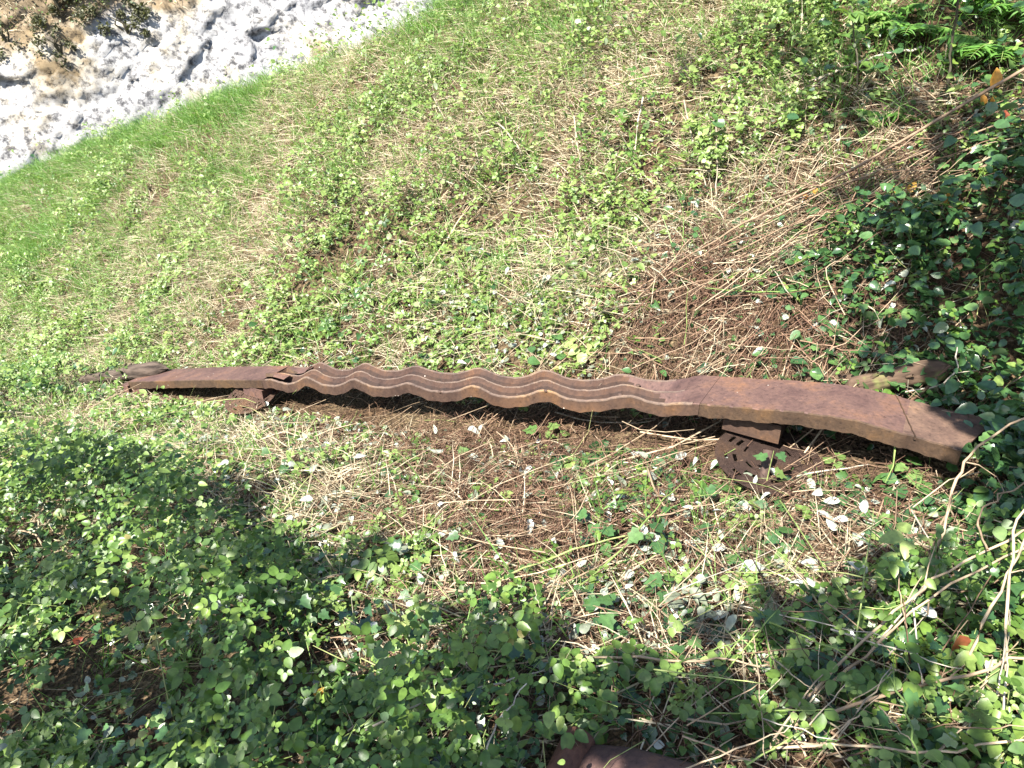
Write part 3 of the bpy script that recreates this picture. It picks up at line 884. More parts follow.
# ---- grass and straw
def blades(name, col, mat, density, lo, hi, wid, bend, lean, label, seed, flat=.0, per=5, patchy=.6, thr=1.0):
    P, d = scatter(density)
    C = cover(P[:, 0], P[:, 1])
    clear, under = beam_clear(P[:, 0], P[:, 1])
    sv = ts(P[:, 0], P[:, 1])[1]; thr = thr * np.where(sv < 0, .35 if name == 'grass' else .6, 1.0)   # trodden litter before the beam
    keep = (RNG.random(len(P)) < thr * C[:, col] * (1 - patchy + patchy * 1.6 * patch(P[:, 0], P[:, 1], seed))) & ~under
    P, clear, C = P[keep], clear[keep], C[keep]
    P = np.repeat(P, per, 0); clear = np.repeat(clear, per); m = len(P)
    tuft = np.repeat(rand_unit(len(C)), per, 0) * .35
    P = P + RNG.normal(0, .018, (m, 3)); P[:, 2] = terrain(P[:, 0], P[:, 1]) - .004 + flat * RNG.random(m) * .06
    dr = nrmz(rand_unit(m) * (.55 + 1.1 * flat) + 1.6 * tuft + np.array(lean) + np.array([0, 0, 1.0 - .95 * flat]))
    dr[:, 2] = np.abs(dr[:, 2]) * (1 - .6 * flat); dr = nrmz(dr)
    Ln = RNG.uniform(lo, hi, m) * (.35 + .65 * clear)
    rnd = np.clip(.5 * RNG.random(m) + .5 * np.repeat(RNG.random(len(C)), per), 0, 1)
    o = link(name, blade_mesh(name, P, dr, Ln, np.full(m, wid) * RNG.uniform(.6, 1.3, m), bend * RNG.uniform(.4, 1.5, m), rnd, mat))
    tag(o, label, kind='stuff')
blades('grass', GR, M['grass'], 90000, .10, .36, .0048, .35, (-.25, -.1, 0), 'fine green grass thick along the crest of the bank', 6, per=7)
blades('dead_grass', ST, M['straw'], 94000, .08, .28, .0046, .3, (-.1, -.35, 0), 'straw coloured dead grass lying over the bank', 7, flat=.75, per=7, thr=1.35)

# ---- twig litter
def twigs(name, col, mat, density, lo, hi, rad, label, seed, hmax=.05, curl=.25, align=None):
    P, d = scatter(density)
    C = cover(P[:, 0], P[:, 1])
    clear, under = beam_clear(P[:, 0], P[:, 1])
    keep = (RNG.random(len(P)) < C[:, col]) & ~(under & (RNG.random(len(P)) < .6))
    P = P[keep]; m = len(P); under = under[keep]
    Ln = lo * (hi / lo) ** RNG.random(m)
    ang = RNG.uniform(0, 2 * math.pi, m)
    if align is not None:
        a0 = math.atan2(align[1], align[0]); pick = RNG.random(m) < .5
        ang = np.where(pick, a0 + RNG.normal(0, .35, m), ang)
    dr = np.stack([np.cos(ang), np.sin(ang)], -1)
    K = 4; f = np.linspace(-.5, .5, K)
    ben = RNG.normal(0, curl, m)
    pts = np.zeros((m, K, 3))
    for i in range(K):
        off = dr * (Ln * f[i])[:, None] + np.stack([-dr[:, 1], dr[:, 0]], -1) * (ben * Ln * (f[i] ** 2 - .1))[:, None]
        pts[:, i, :2] = P[:, :2] + off + RNG.normal(0, .004, (m, 2))
        pts[:, i, 2] = terrain(pts[:, i, 0], pts[:, i, 1])
    # lie like stiff sticks, not draped: straight between raised ends
    z0 = pts[:, 0, 2] + RNG.random(m) ** 2 * hmax + .004; z1 = pts[:, -1, 2] + RNG.random(m) ** 2 * hmax + .004
    for i in range(K):
        g = i / (K - 1)
        lin = z0 * (1 - g) + z1 * g
        pts[:, i, 2] = np.maximum(lin, pts[:, i, 2] + .003) + RNG.normal(0, .003, m)
    r0 = rad * np.exp(RNG.normal(0, .4, m))
    rr = r0[:, None] * np.array([1, .9, .75, .45])
    o = link(name, tube_mesh(name, pts, rr, RNG.random(m), mat))
    tag(o, label, kind='stuff')
twigs('twig_litter', TW, M['litter'], 90000, .05, .30, .0016, 'thin brown twigs and stalks littering the ground', 8, .07, .5)
twigs('bramble_stems', BR, M['greenstem'], 14000, .10, .35, .0014, 'thin stems running through the bramble cover', 12, .22, .5)
twigs('needle_litter', RU, M['russet'], 490000, .03, .13, .0013, 'reddish brown dry needles and stalks matted behind the beam', 9, .11, .6)
twigs('dead_stalks', TW, M['cane'], 7000, .2, .7, .0020, 'pale dry bramble stalks lying across the litter', 10, .14, .3, align=(.8, .5))

# ------------------------------------------------------------------ sticks, canes, logs
def stick(name, label, cat, pts, r0, r1, mat, group=None, sides=6, wobble=.006, seg=5, rnd=.5, twigs_=0):
    """pts: list of world points"""
    P = [Vector(p) for p in pts]
    out = []
    for i in range(len(P) - 1):
        p0 = P[max(i - 1, 0)]; p1 = P[i]; p2 = P[i + 1]; p3 = P[min(i + 2, len(P) - 1)]
        for k in range(seg):
            f = k / seg
            out.append(.5 * ((2 * p1) + (p2 - p0) * f + (2 * p0 - 5 * p1 + 4 * p2 - p3) * f * f + (3 * p1 - p0 - 3 * p2 + p3) * f ** 3))
    out.append(P[-1])
    org = out[0].copy()
    A = np.array([tuple(p - org) for p in out]); m = len(A)
    A += RNG.normal(0, wobble, A.shape) * np.linspace(0, 1, m)[:, None].clip(.1, 1)
    rr = np.linspace(r0, r1, m) * RNG.uniform(.88, 1.12, m)
    o = link(name, tube_mesh(name, A[None], rr[None], np.array([rnd]), mat, sides)); o.location = org
    tag(o, label, cat, group)
    if twigs_:
        for k in range(twigs_):
            i = RNG.integers(m // 4, m - 2); L = RNG.uniform(.05, .16)
            t0 = A[i]; dr = nrmz(A[min(i + 1, m - 1)] - A[i] + .01 * RNG.normal(size=3)) + RNG.normal(0, .6, 3)
            dr = nrmz(dr); q = np.stack([t0, t0 + dr * L * .5 + RNG.normal(0, .006, 3), t0 + dr * L])
            c = link('side_twig', tube_mesh('side_twig', q[None], np.array([[r1 * .8, r1 * .6, r1 * .35]]), np.array([rnd]), mat, 4), o)
    return o
def pix(*pts): return [at(u, v, h) for u, v, h in pts]

STICKS = [
 ('long_branch', 'long grey bare branch slanting from the right edge down over the twig heap', 'branch', [(1040, 60, .34), (940, 118, .3), (860, 165, .27), (760, 215, .22), (690, 255, .14), (620, 300, .04)], .0085, .004, 'cane', 3),
 ('long_branch', 'second thinner branch running just below the long grey bare branch', 'branch', [(1030, 112, .22), (930, 150, .24), (830, 190, .22), (740, 235, .18), (650, 285, .06)], .005, .0025, 'cane', 2),
 ('dead_branch', 'mossy thick dead branch lying on the upper right bank below the sapling', 'branch', [(815, 80, .08), (865, 60, .09), (920, 47, .10)], .010, .007, 'bleached', 1),
 ('dead_branch', 'brown branch across the bank above the bleached sticks', 'branch', [(580, 100, .1), (625, 82, .13), (690, 70, .12)], .008, .004, 'litter', 2),
 ('dead_branch', 'dark reddish branch near the orange leaf running to the right edge', 'branch', [(975, 165, .16), (1005, 150, .18), (1040, 138, .2)], .006, .004, 'cane', 0),
 ('bleached_stick', 'thick bleached split stick leaning on the bank, left of the upright pair', 'stick', [(497, 122, .12), (515, 142, .1), (530, 172, .03)], .008, .006, 'bleached', 0),
 ('bleached_stick', 'short bleached stick close beside the thick split stick', 'stick', [(507, 152, .07), (520, 168, .05), (531, 184, .01)], .005, .004, 'bleached', 0),
 ('bleached_stick', 'bleached upright stick with a pale forked foot on the bank', 'stick', [(574, 116, .2), (578, 150, .11), (584, 186, .02)], .007, .006, 'bleached', 0),
 ('bleached_stick', 'pale stick standing above the dark twig fork', 'stick', [(643, 97, .2), (638, 125, .13), (634, 155, .04)], .005, .004, 'bleached', 0),
 ('bleached_stick', 'pale curved stick hanging below the dark twig fork', 'stick', [(634, 162, .12), (644, 185, .07), (645, 215, .01)], .004, .003, 'bleached', 0),
 ('bleached_stick', 'grey leaning stick at the right of the sunny bank', 'stick', [(684, 100, .2), (695, 150, .12), (708, 195, .03)], .006, .0045, 'bleached', 0),
 ('bleached_stick', 'thin upright stick right of the grey leaning stick', 'stick', [(716, 125, .24), (717, 165, .14), (716, 210, .02)], .0045, .004, 'bleached', 0),
 ('bleached_stick', 'white stick slanting up to the dark twig fork', 'stick', [(585, 188, .04), (612, 180, .09), (634, 165, .13)], .0055, .004, 'bleached', 0),
 ('bleached_stick', 'white horizontal stick at the foot of the upright bleached stick', 'stick', [(578, 188, .03), (600, 188, .05), (625, 185, .05)], .004, .003, 'bleached', 0),
 ('bleached_stick', 'thin white horizontal stick crossing the grey leaning stick', 'stick', [(672, 168, .12), (705, 170, .13), (738, 172, .12)], .004, .003, 'bleached', 0),
 ('bleached_stick', 'tan stick slanting beside the upper right dark hollow', 'stick', [(655, 108, .1), (690, 100, .13), (714, 94, .13)], .0045, .003, 'cane', 0),
 ('twig', 'dark forked twig on the sunny bank among bleached sticks', 'twig', [(618, 130, .12), (630, 148, .1), (642, 165, .03)], .006, .005, 'darkstem', 1),
 ('dead_stalk', 'long thin stalk slanting down the bank left of the bleached sticks', 'stalk', [(415, 62, .1), (440, 110, .08), (460, 150, .03)], .005, .003, 'bleached', 0),
 ('dead_stalk', 'pale stalk crossing the bank above the green herb patch', 'stalk', [(430, 140, .05), (470, 180, .08), (512, 198, .02)], .004, .003, 'cane', 0),
 ('dead_stalk', 'yellow straw stalk slanting over the left end of the needle mat', 'stalk', [(648, 258, .08), (700, 285, .1), (755, 290, .05)], .004, .003, 'cane', 0),
 ('dead_stalk', 'greenish stalk bridging the needle mat behind the beam', 'stalk', [(705, 288, .1), (770, 292, .12), (832, 285, .1)], .004, .003, 'greenstem', 0),
 ('dead_stalk', 'tan stalk slanting up from the beam to the needle mat', 'stalk', [(612, 325, .02), (650, 285, .12), (690, 240, .1)], .005, .003, 'cane', 0),
 ('dead_stalk', 'stalk slanting steeply behind the flat plate of the beam', 'stalk', [(845, 315, .09), (826, 270, .2), (850, 258, .2)], .003, .002, 'cane', 0),
 ('bramble_cane', 'arching tan bramble cane rising past the beam near end', 'cane', [(921, 595, .06), (940, 545, .2), (955, 480, .36), (985, 440, .46), (1040, 408, .5)], .0055, .004, 'cane', 2),
 ('bramble_cane', 'thin cane twin rising beside the arching tan cane', 'cane', [(925, 575, .1), (938, 530, .22), (955, 490, .36)], .004, .003, 'cane', 0),
 ('bramble_cane', 'long pale cane from the bottom right sweeping up to the right edge', 'cane', [(815, 690, .1), (880, 625, .2), (950, 570, .28), (1040, 525, .36)], .005, .0035, 'cane', 2),
 ('bramble_cane', 'tan cane running below the long pale sweeping cane', 'cane', [(770, 720, .04), (850, 668, .12), (930, 600, .24), (1040, 535, .32)], .005, .0035, 'cane', 1),
 ('bramble_cane', 'brown cane crossing the right corner almost level', 'cane', [(795, 725, .08), (870, 700, .14), (950, 678, .18), (1045, 655, .22)], .006, .004, 'cane', 2),
 ('bramble_cane', 'upright cane near the right edge crossing the sweeping canes', 'cane', [(1005, 680, .12), (1008, 590, .3), (1018, 520, .4), (1038, 470, .46)], .0045, .003, 'cane', 1),
 ('bramble_cane', 'slanting cane crossing the upright cane at the right edge', 'cane', [(965, 665, .12), (1000, 590, .28), (1038, 520, .38)], .0045, .003, 'cane', 0),
 ('bramble_cane', 'thin curved cane looping beside the sweeping canes', 'cane', [(988, 550, .32), (978, 520, .34), (1000, 495, .36), (1035, 480, .38)], .0035, .0025, 'cane', 1),
 ('bramble_cane', 'pale cane lying level over the ivy right of centre', 'cane', [(535, 662, .08), (620, 657, .12), (720, 663, .1), (775, 668, .06)], .0045, .003, 'cane', 1),
 ('bramble_cane', 'thin cane curving from the bottom centre up to the level pale cane', 'cane', [(365, 730, .22), (430, 700, .2), (500, 682, .16), (560, 668, .12), (640, 660, .1)], .0035, .002, 'bleached', 1),
 ('bramble_cane', 'thin stem rising from the bottom edge among brambles', 'cane', [(480, 765, .16), (500, 722, .24), (523, 682, .28)], .003, .002, 'bleached', 0),
 ('bramble_cane', 'green cane lying across the brown litter below the beam', 'cane', [(440, 612, .05), (510, 575, .1), (590, 545, .1), (690, 520, .04)], .0045, .003, 'greenstem', 0),
 ('bramble_cane', 'slanting green cane through the litter right of the brown hollow', 'cane', [(560, 600, .05), (610, 560, .12), (665, 500, .12), (690, 478, .05)], .004, .003, 'greenstem', 0),
 ('bramble_cane', 'pale cane leaving the sunlit gap towards the lower left brambles', 'cane', [(222, 578, .16), (280, 590, .15), (345, 602, .08)], .004, .003, 'bleached', 0),
 ('bramble_cane', 'curved brown cane under the sunlit gap', 'cane', [(290, 630, .1), (330, 638, .1), (372, 632, .06)], .004, .003, 'cane', 0),
 ('bramble_cane', 'tan cane arching at the far left among brambles', 'cane', [(5, 530, .12), (35, 535, .16), (48, 560, .08)], .005, .004, 'cane', 0),
 ('bramble_cane', 'tan cane fan lowest at the bottom right corner', 'cane', [(770, 748, .1), (850, 745, .16), (935, 752, .16), (1035, 735, .2)], .004, .003, 'cane', 2),
 ('bramble_cane', 'cane curving up from the bottom edge toward the level brown cane', 'cane', [(930, 790, .16), (912, 740, .22), (905, 700, .24), (890, 680, .22)], .0035, .0025, 'greenstem', 1),
 ('bramble_cane', 'thick pale cane stub beside the rusty channel', 'cane', [(765, 745, .06), (800, 742, .07), (838, 746, .04)], .006, .005, 'cane', 0),
 ('fallen_stick', 'pale stick lying under the wavy part of the beam', 'stick', [(555, 412, .05), (600, 422, .05), (655, 420, .06)], .005, .003, 'bleached', 0),
 ('fallen_stick', 'dry stick sloping out from the support block to the left', 'stick', [(640, 432, .05), (700, 440, .07), (742, 433, .09)], .005, .004, 'cane', 0),
 ('fallen_stick', 'reddish stick lying in the brown hollow', 'stick', [(455, 560, .02), (490, 557, .03), (528, 556, .02)], .005, .004, 'russet', 0),
 ('fallen_stick', 'grey stick lying near the right litter below the disc', 'stick', [(790, 478, .03), (830, 470, .05), (870, 466, .03)], .0045, .003, 'bleached', 0),
 ('fallen_stick', 'reddish peeling stick below the curved end of the beam', 'stick', [(885, 500, .03), (910, 510, .04), (930, 517, .02)], .008, .006, 'russet', 0),
 ('fallen_stick', 'stick pointing up to the beam beside the log', 'stick', [(905, 405, .06), (930, 385, .14), (950, 365, .16)], .008, .005, 'litter', 0),
 ('fallen_stick', 'pale root like stick curving over the log', 'stick', [(905, 392, .1), (950, 380, .16), (958, 345, .2)], .004, .003, 'bleached', 1),
]
for nm, lab, cat, pts, r0, r1, mt, tw in STICKS:
    stick(nm, lab, cat, pix(*pts), r0 * .85, r1 * .85, M[mt], rnd=random.random(), twigs_=tw)

# the heap of fine bare branches slanting along the right side of the bank: one by one
for k in range(105):
    f = random.random(); g = random.gauss(0, 1)
    u0 = 640 + 350 * f + g * 22; v0 = 285 - 180 * f + random.triangular(-14, 80, 5)
    ln = random.uniform(35, 170); a = R(random.gauss(-28, 15))
    du, dv = math.cos(a) * ln / 2, math.sin(a) * ln / 2
    h0, h1 = random.uniform(.04, .2), random.uniform(.08, .30)
    p = pix((u0 - du, v0 - dv, h0), (u0, v0 + random.uniform(-5, 5), (h0 + h1) / 2 + random.uniform(0, .03)), (u0 + du, v0 + dv, h1))
    stick('bare_twig', 'thin bare twig in the heap slanting up to the right edge', 'twig', p, random.uniform(.0014, .0040), .0012, M[random.choice(['cane', 'litter', 'litter', 'russet', 'litter', 'darkstem'])], 'bare twigs in the slanting heap on the right', 5, .009, 4, random.random())
for k in range(95):
    u0 = random.uniform(615, 850); v0 = random.uniform(285, 365); ln = random.uniform(30, 90); a = R(random.uniform(-80, 60))
    du, dv = math.cos(a) * ln / 2, math.sin(a) * ln / 2
    h0, h1 = random.uniform(.02, .12), random.uniform(.02, .14)
    p = pix((u0 - du, v0 - dv, h0), (u0, v0, (h0 + h1) / 2 + .02), (u0 + du, v0 + dv, h1))
    stick('russet_twig', 'reddish dry twig tangled in the mat behind the beam', 'twig', p, random.uniform(.0015, .0036), .0012, M[random.choice(['russet', 'russet', 'litter'])], 'reddish twigs matted behind the beam', 5, .010, 4, random.random())
for k in range(60):
    u0 = random.uniform(700, 1020); v0 = random.uniform(560, 765); ln = random.uniform(50, 160); a = R(random.gauss(-20, 40))
    du, dv = math.cos(a) * ln / 2, math.sin(a) * ln / 2
    h0, h1 = random.uniform(.05, .2), random.uniform(.08, .26)
    p = pix((u0 - du, v0 - dv, h0), (u0, v0, (h0 + h1) / 2 + .03), (u0 + du, v0 + dv, h1))
    stick('thin_cane', 'thin dry cane tangled through the brambles at lower right', 'cane', p, random.uniform(.0016, .003), .001, M[random.choice(['cane', 'bleached', 'litter', 'greenstem'])], 'thin canes tangled at lower right', 5, .004, 4, random.random())

for k in range(80):
    u0 = random.uniform(400, 800); v0 = random.uniform(45, 230) if k < 66 else random.uniform(235, 300)
    ln = random.uniform(16, 48); a = R(random.choice([random.gauss(-90, 22), random.uniform(-60, 60)]))
    du, dv = math.cos(a) * ln, math.sin(a) * ln
    p = pix((u0, v0, 0), (u0 + du * .5, v0 + dv * .5, ln * .0025), (u0 + du, v0 + dv, ln * .005))
    stick('pale_stalk', 'pale broken weed stalk poking out of the sunny bank', 'stalk', p, random.uniform(.0022, .0045), .0015, M[random.choice(['bleached', 'bleached', 'cane'])], 'pale weed stalks on the sunny bank', 5, .005, 4, random.random())

def log(name, label, p0, p1, r0, r1, mat, seed, broken=.02):
    rg = np.random.default_rng(seed)
    d = (p1 - p0); L = d.length; root = empty(name, p0)
    tag(root, label, 'log')
    b = bmesh.new(); S, Mx = 14, 26; rows = []
    for i in range(Mx):
        f = i / (Mx - 1); row = []
        ef = math.sqrt(max(.0, 1 - max(0, (f - .80) / .20) ** 2)) * math.sqrt(max(.0, 1 - max(0, (.12 - f) / .12) ** 2)) + .03
        for k in range(S):
            a = 2 * math.pi * k / S
            r = (r0 + (r1 - r0) * f) * ef * (1 + .34 * float(fbm(np.array(math.cos(a) * 1.3 + seed), np.array(math.sin(a) * 1.3 + f * 4), seed)) * 2)
            e = rg.uniform(0, broken) if i in (0, Mx - 1) else 0
            row.append(b.verts.new((r * math.cos(a), r * math.sin(a), f * L + (e if i else -e))))
        rows.append(row)
    for i in range(Mx - 1):
        for k in range(S): b.faces.new((rows[i][k], rows[i][(k + 1) % S], rows[i + 1][(k + 1) % S], rows[i + 1][k]))
    o = bm_obj('bark', b, mat, root, smooth_=True); q = d.to_track_quat('Z', 'Y').to_euler(); o.rotation_euler = q
    for k in range(3):
        f = rg.uniform(.25, .75); a = rg.uniform(.2, 2.9); r = (r0 + (r1 - r0) * f)
        P = np.array([[[r * .7 * math.cos(a), r * .7 * math.sin(a), f * L], [r * 1.15 * math.cos(a), r * 1.15 * math.sin(a), f * L + .012], [r * 1.5 * math.cos(a), r * 1.5 * math.sin(a), f * L + .03]]])
        e = link('branch_stub', tube_mesh('branch_stub', P, np.array([[.011, .009, .006]]), np.array([.3]), mat, 6), root); e.rotation_euler = q
    return root
log('fallen_log', 'brown mossy log lying behind the curved end of the beam', at(846, 388, .09), at(950, 368, .14), .036, .044, M['bark'], 3)
log('fallen_log', 'thin brown log piece left of the mossy log behind the beam', at(800, 378, .03), at(868, 380, .05), .022, .026, M['bark'], 5)
log('dark_log', 'dark weathered log tapering off behind the far left end of the beam', at(80, 380, .10), at(166, 369, .15), .035, .068, M['greybark'], 8, .05)

# ------------------------------------------------------------------ leaves and plants singled out
def one_leaf(name, template, size, mat, parent=None, rnd=.5, curl=1.0, seedv=None):
    tv, tf = template
    V = tv * size; V = V.copy(); V[:, 2] *= curl
    V[:, 2] += RNG.normal(0, .01 * size, len(V))
    return link(name, mesh_np(name, V, tf, mat, {'rnd': np.full(len(V), rnd)}), parent)
def orient(o, loc, normal, heading, roll=0):
    n = Vector(normal).normalized(); y = Vector((math.cos(heading), math.sin(heading), 0)); y = (y - n * y.dot(n)).normalized(); x = y.cross(n)
    o.matrix_local = Matrix.Translation(Vector(loc)) @ Matrix((x, y, n)).transposed().to_4x4()

# fallen pale leaves, the largest that show
pale_me = [one_leaf('fallen_leaf', t_, .05, M['white_leaf'], None, r_, c_) for t_, r_, c_ in ((NARROW, .9, 2.2), (NARROW, .5, -1.2), (OVATE, .65, 2), (NARROW, 1, 3), (NARROW, .3, 1), (OVATE, .1, 2.5), (NARROW, 0, 2), (NARROW, .75, 1.5))]
GRP_P = {'front': ('pale upturned leaf lying on the litter in front of the beam', 'pale leaves lying in front of the beam'),
         'behind': ('pale upturned leaf lying on the slope behind the beam', 'pale leaves lying behind the beam')}
named_pale = [(602, 490, .09, 'broad white leaf of the cluster right of the brown hollow'), (622, 488, .06, 'narrow white leaf beside the broad white leaf'), (608, 503, .05, 'small white leaf under the broad white leaf'),
              (716, 532, .06, 'pale oval leaf lit on the litter below the disc'), (858, 545, .065, 'pale folded leaf near the right shade edge'), (530, 638, .075, 'hanging pale leaf pair in the shade below the brown hollow'),
              (883, 315, .075, 'round white leaf standing out in the ivy behind the beam'), (827, 352, .06, 'tall white leaf just behind the flat plate'), (848, 291, .04, 'small round white leaf above the twig tangle'),
              (962, 497, .08, 'bright white curled leaf pair near the curved end of the beam'), (268, 546, .085, 'bright white leaf at the left edge of the sunlit gap'), (1010, 228, .07, 'big pale shiny leaf at the right edge'),
              (470, 455, .05, 'white leaf under the wavy part of the beam'), (605, 512, .05, 'white leaf below the cluster right of the brown hollow'), (748, 237, .05, 'white leaf on the slanting twig heap'), (787, 648, .085, 'big grey green leaf in the lower right shade'),
              (480, 715, .045, 'small pale leaf low in the brambles at bottom centre'), (558, 664, .075, 'pale leaf hanging on the level cane')]
first = True
def put_leaf(src, loc, size, label, group=None):
    o = src.copy(); COL.objects.link(o)
    n = (RNG.normal(-.1, .55), RNG.normal(-.25, .55), 1)
    orient(o, loc, n, RNG.uniform(0, 6.28)); o.scale = (size / .05,) * 3
    tag(o, label, 'leaf', group); return o
for u, v, sz, lab in named_pale:
    put_leaf(random.choice(pale_me), at(u, v, .05), sz, lab)
k = 0
while k < 298:
    u, v = (random.uniform(220, 940), random.uniform(405, 660)) if random.random() < .72 else (random.uniform(330, 1000), random.uniform(200, 380))
    p = at(u, v, .0)
    c = cover(np.array([p.x]), np.array([p.y]))[0]
    cl, un = beam_clear(np.array([p.x]), np.array([p.y]))
    if un[0] or random.random() > c[PA] * 1.5 + .05: continue
    key = 'behind' if ts(p.x, p.y)[1] > .1 else 'front'
    put_leaf(random.choice(pale_me), p + Vector((0, 0, random.uniform(.035, .06 + .5 * c[HT]))), random.choice([.028, .034, .040, .046, .054, .064]) * random.uniform(.85, 1.15), *GRP_P[key]); k += 1
for o in pale_me: bpy.data.objects.remove(o)

# little plants with their own stems and leaves
def plant(name, label, cat, loc, h, nleaf, template, size, mat, stem_mat, group=None, trif=False, lean=None, rnd=None, spread=.5):
    root = empty(name, loc); tag(root, label, cat, group)
    L = Vector(lean) if lean else Vector((random.gauss(0, .25), random.gauss(-.1, .25), 0))
    P = np.array([[L.x * h * f * f, L.y * h * f * f, h * f] for f in np.linspace(0, 1, 6)])
    P[0, 2] = -.03
    link('stem', tube_mesh('stem', P[None], np.linspace(.0028, .0012, 6)[None], np.array([random.random()]), stem_mat, 4), root)
    for k in range(nleaf):
        f = (k + 1) / nleaf; f = .25 + .75 * f
        base = Vector((L.x * h * f * f, L.y * h * f * f, h * f)); hd = k * 2.4 + random.uniform(-.5, .5)
        tilt = random.uniform(.1, .55)
        n = Vector((math.cos(hd) * tilt - .1, math.sin(hd) * tilt - .25, 1)).normalized()
        s = size * random.uniform(.75, 1.2); arm = size * spread * random.uniform(.5, 1.3)
        tip = base + Vector((math.cos(hd) * arm, math.sin(hd) * arm, arm * .3))
        r = min(1, max(0, (rnd if rnd is not None else .6) + random.gauss(0, .14)))
        m = 3 if trif else 1
        Vs, Fs = [], []
        y0 = Vector((math.cos(hd), math.sin(hd), -.1)); y0 = (y0 - n * y0.dot(n)).normalized()
        tv, tf = template
        for j, (a, sc) in enumerate(((0, 1), (1.25, .8), (-1.25, .8))[:m]):
            y = (Matrix.Rotation(a, 3, n) @ y0); x = y.cross(n); Mx = np.array(Matrix((x, y, n)).transposed())
            V = (tv * np.array([1, 1, random.uniform(.5, 2)])) * s * sc; V = V + np.array([0, s * .2, 0]) * (m > 1)
            V = V @ Mx.T + np.array(tip); Fs.append(tf + j * len(tv)); Vs.append(V)
        V = np.concatenate(Vs)
        link('leaf', mesh_np('leaf', V, np.concatenate(Fs), mat, {'rnd': np.full(len(V), r)}), root)
    return root
zones = [((20, 380), (520, 760), 26, 'bramble', 'bramble sprig with toothed green leaflets in the shaded lower left', 'bramble sprigs in the lower left thicket'),
         ((400, 700), (640, 765), 12, 'bramble', 'bramble sprig rising out of the ivy at bottom centre', 'bramble sprigs at bottom centre'),
         ((780, 1010), (590, 760), 16, 'bramble', 'bramble sprig among the tan canes at lower right', 'bramble sprigs at lower right'),
         ((860, 1015), (180, 420), 16, 'ivy', 'ivy sprig with glossy dark leaves in the right hand thicket', 'ivy sprigs in the thicket on the right'),
         ((560, 940), (440, 640), 14, 'ivy', 'small ivy sprig growing through the litter before the beam', 'ivy sprigs in the litter')]
for (ua, ub), (va, vb), n, kind, lab, grp in zones:
    for k in range(n):
        u, v = random.uniform(ua, ub), random.uniform(va, vb)
        p = at(u, v, .08); p.z = gz(p.x, p.y)
        c = cover(np.array([p.x]), np.array([p.y]))[0]
        cl, un = beam_clear(np.array([p.x]), np.array([p.y]))
        if un[0]: continue
        if kind == 'bramble': plant('bramble_sprig', lab, 'plant', p, c[HT] * random.uniform(.9, 1.6) * (.4 + .6 * cl[0]), random.randint(3, 4), OVATE, .042, M['bramble'], M['greenstem'], grp, True, rnd=.7)
        else: plant('ivy_sprig', lab, 'plant', p, (.05 + c[HT] * random.uniform(.6, 1.3)) * (.4 + .6 * cl[0]), random.randint(3, 5), IVY, .052, M['ivy'], M['greenstem'], grp, rnd=.65)
SINGLE = [(540, 438, .05, 2, IVY, .07, 'ivy', .95, 'bright ivy sprig with a broad leaf just under the wavy beam'), (558, 440, .05, 2, IVY, .06, 'ivy', .9, 'bright ivy sprig right of its twin under the wavy beam'),
          (466, 460, .04, 2, IVY, .055, 'ivy', .85, 'lone green ivy leaf sprig in the brown hollow'), (765, 490, .20, 3, IVY, .05, 'ivy', .8, 'thin upright green stem with ivy leaves in front of the disc'),
          (720, 505, .08, 5, IVY, .055, 'ivy', .8, 'ivy trail left of the disc with broad leaves'), (905, 478, .07, 5, IVY, .055, 'ivy', .95, 'bright ivy clump below the curved end of the beam'),
          (832, 470, .07, 4, IVY, .045, 'ivy', .9, 'small bright ivy under the shadow right of the disc'), (583, 355, .09, 6, OVATE, .07, 'bank', .8, 'bright broad leaved seedling right behind the wavy beam'),
          (380, 580, .14, 6, OVATE, .06, 'bank', .4, 'nettle like plant with paired leaves left of the brown hollow'), (980, 705, .2, 4, OVATE, .075, 'bank', .6, 'large bramble leaf spray near the bottom right corner'),
          (905, 590, .2, 5, OVATE, .06, 'bank', .8, 'sunlit bramble spray at the foot of the arching tan cane'), (875, 520, .05, 3, IVY, .05, 'ivy', 1, 'yellow green ivy sprig at the edge of the right shade'),
          (895, 250, .2, 4, OVATE, .09, 'ivy', .6, 'sprig with broad dark hanging leaves above the twig tangle'), (780, 300, .1, 4, OVATE, .06, 'ivy', .7, 'leafy sprig growing from the russet twig mat')]
for u, v, h, n, tm, sz, mt, rn, lab in SINGLE:
    p = at(u, v, .02); p.z = gz(p.x, p.y)
    plant('leafy_sprig', lab, 'plant', p, h, n, tm, sz, M[mt], M['greenstem'], None, tm is OVATE, (0, -.05, 0), rn)

# yellowed sprigs and red leaves
def sprig(label, u, v, h, specs, mat):
    p = at(u, v, h); root = empty('autumn_sprig', p); tag(root, label, 'plant')
    P = np.array([[0, 0, -h], [0.005, 0, -h * .5], [0, 0, 0], [.004, -.01, .05]])
    link('stem', tube_mesh('stem', P[None], np.full((1, 4), .0015), np.array([.5]), M['cane'], 4), root)
    for dx, dz, s, hd in specs:
        o = one_leaf('leaf', OVATE, s, mat, root, random.random(), 1.5)
        orient(o, (dx, -.01, dz), (random.gauss(0, .2), -1, .45), hd)
        y = Vector((math.cos(hd) * .4, 0, math.sin(hd))).normalized(); n = Vector((.1, -1, .3)); n = (n - y * n.dot(y)).normalized(); x = y.cross(n)
        o.matrix_local = Matrix.Translation((dx, -.01, dz)) @ Matrix((x, y, n)).transposed().to_4x4()
sprig('vivid orange leaf sprig hanging by the long grey branch', 988, 100, .12, [(0, .05, .085, 1.35), (.01, .02, .05, -.9), (-.02, -.02, .05, 2.2), (.02, -.03, .05, .5), (-.01, -.05, .04, -1)], M['yellow'])
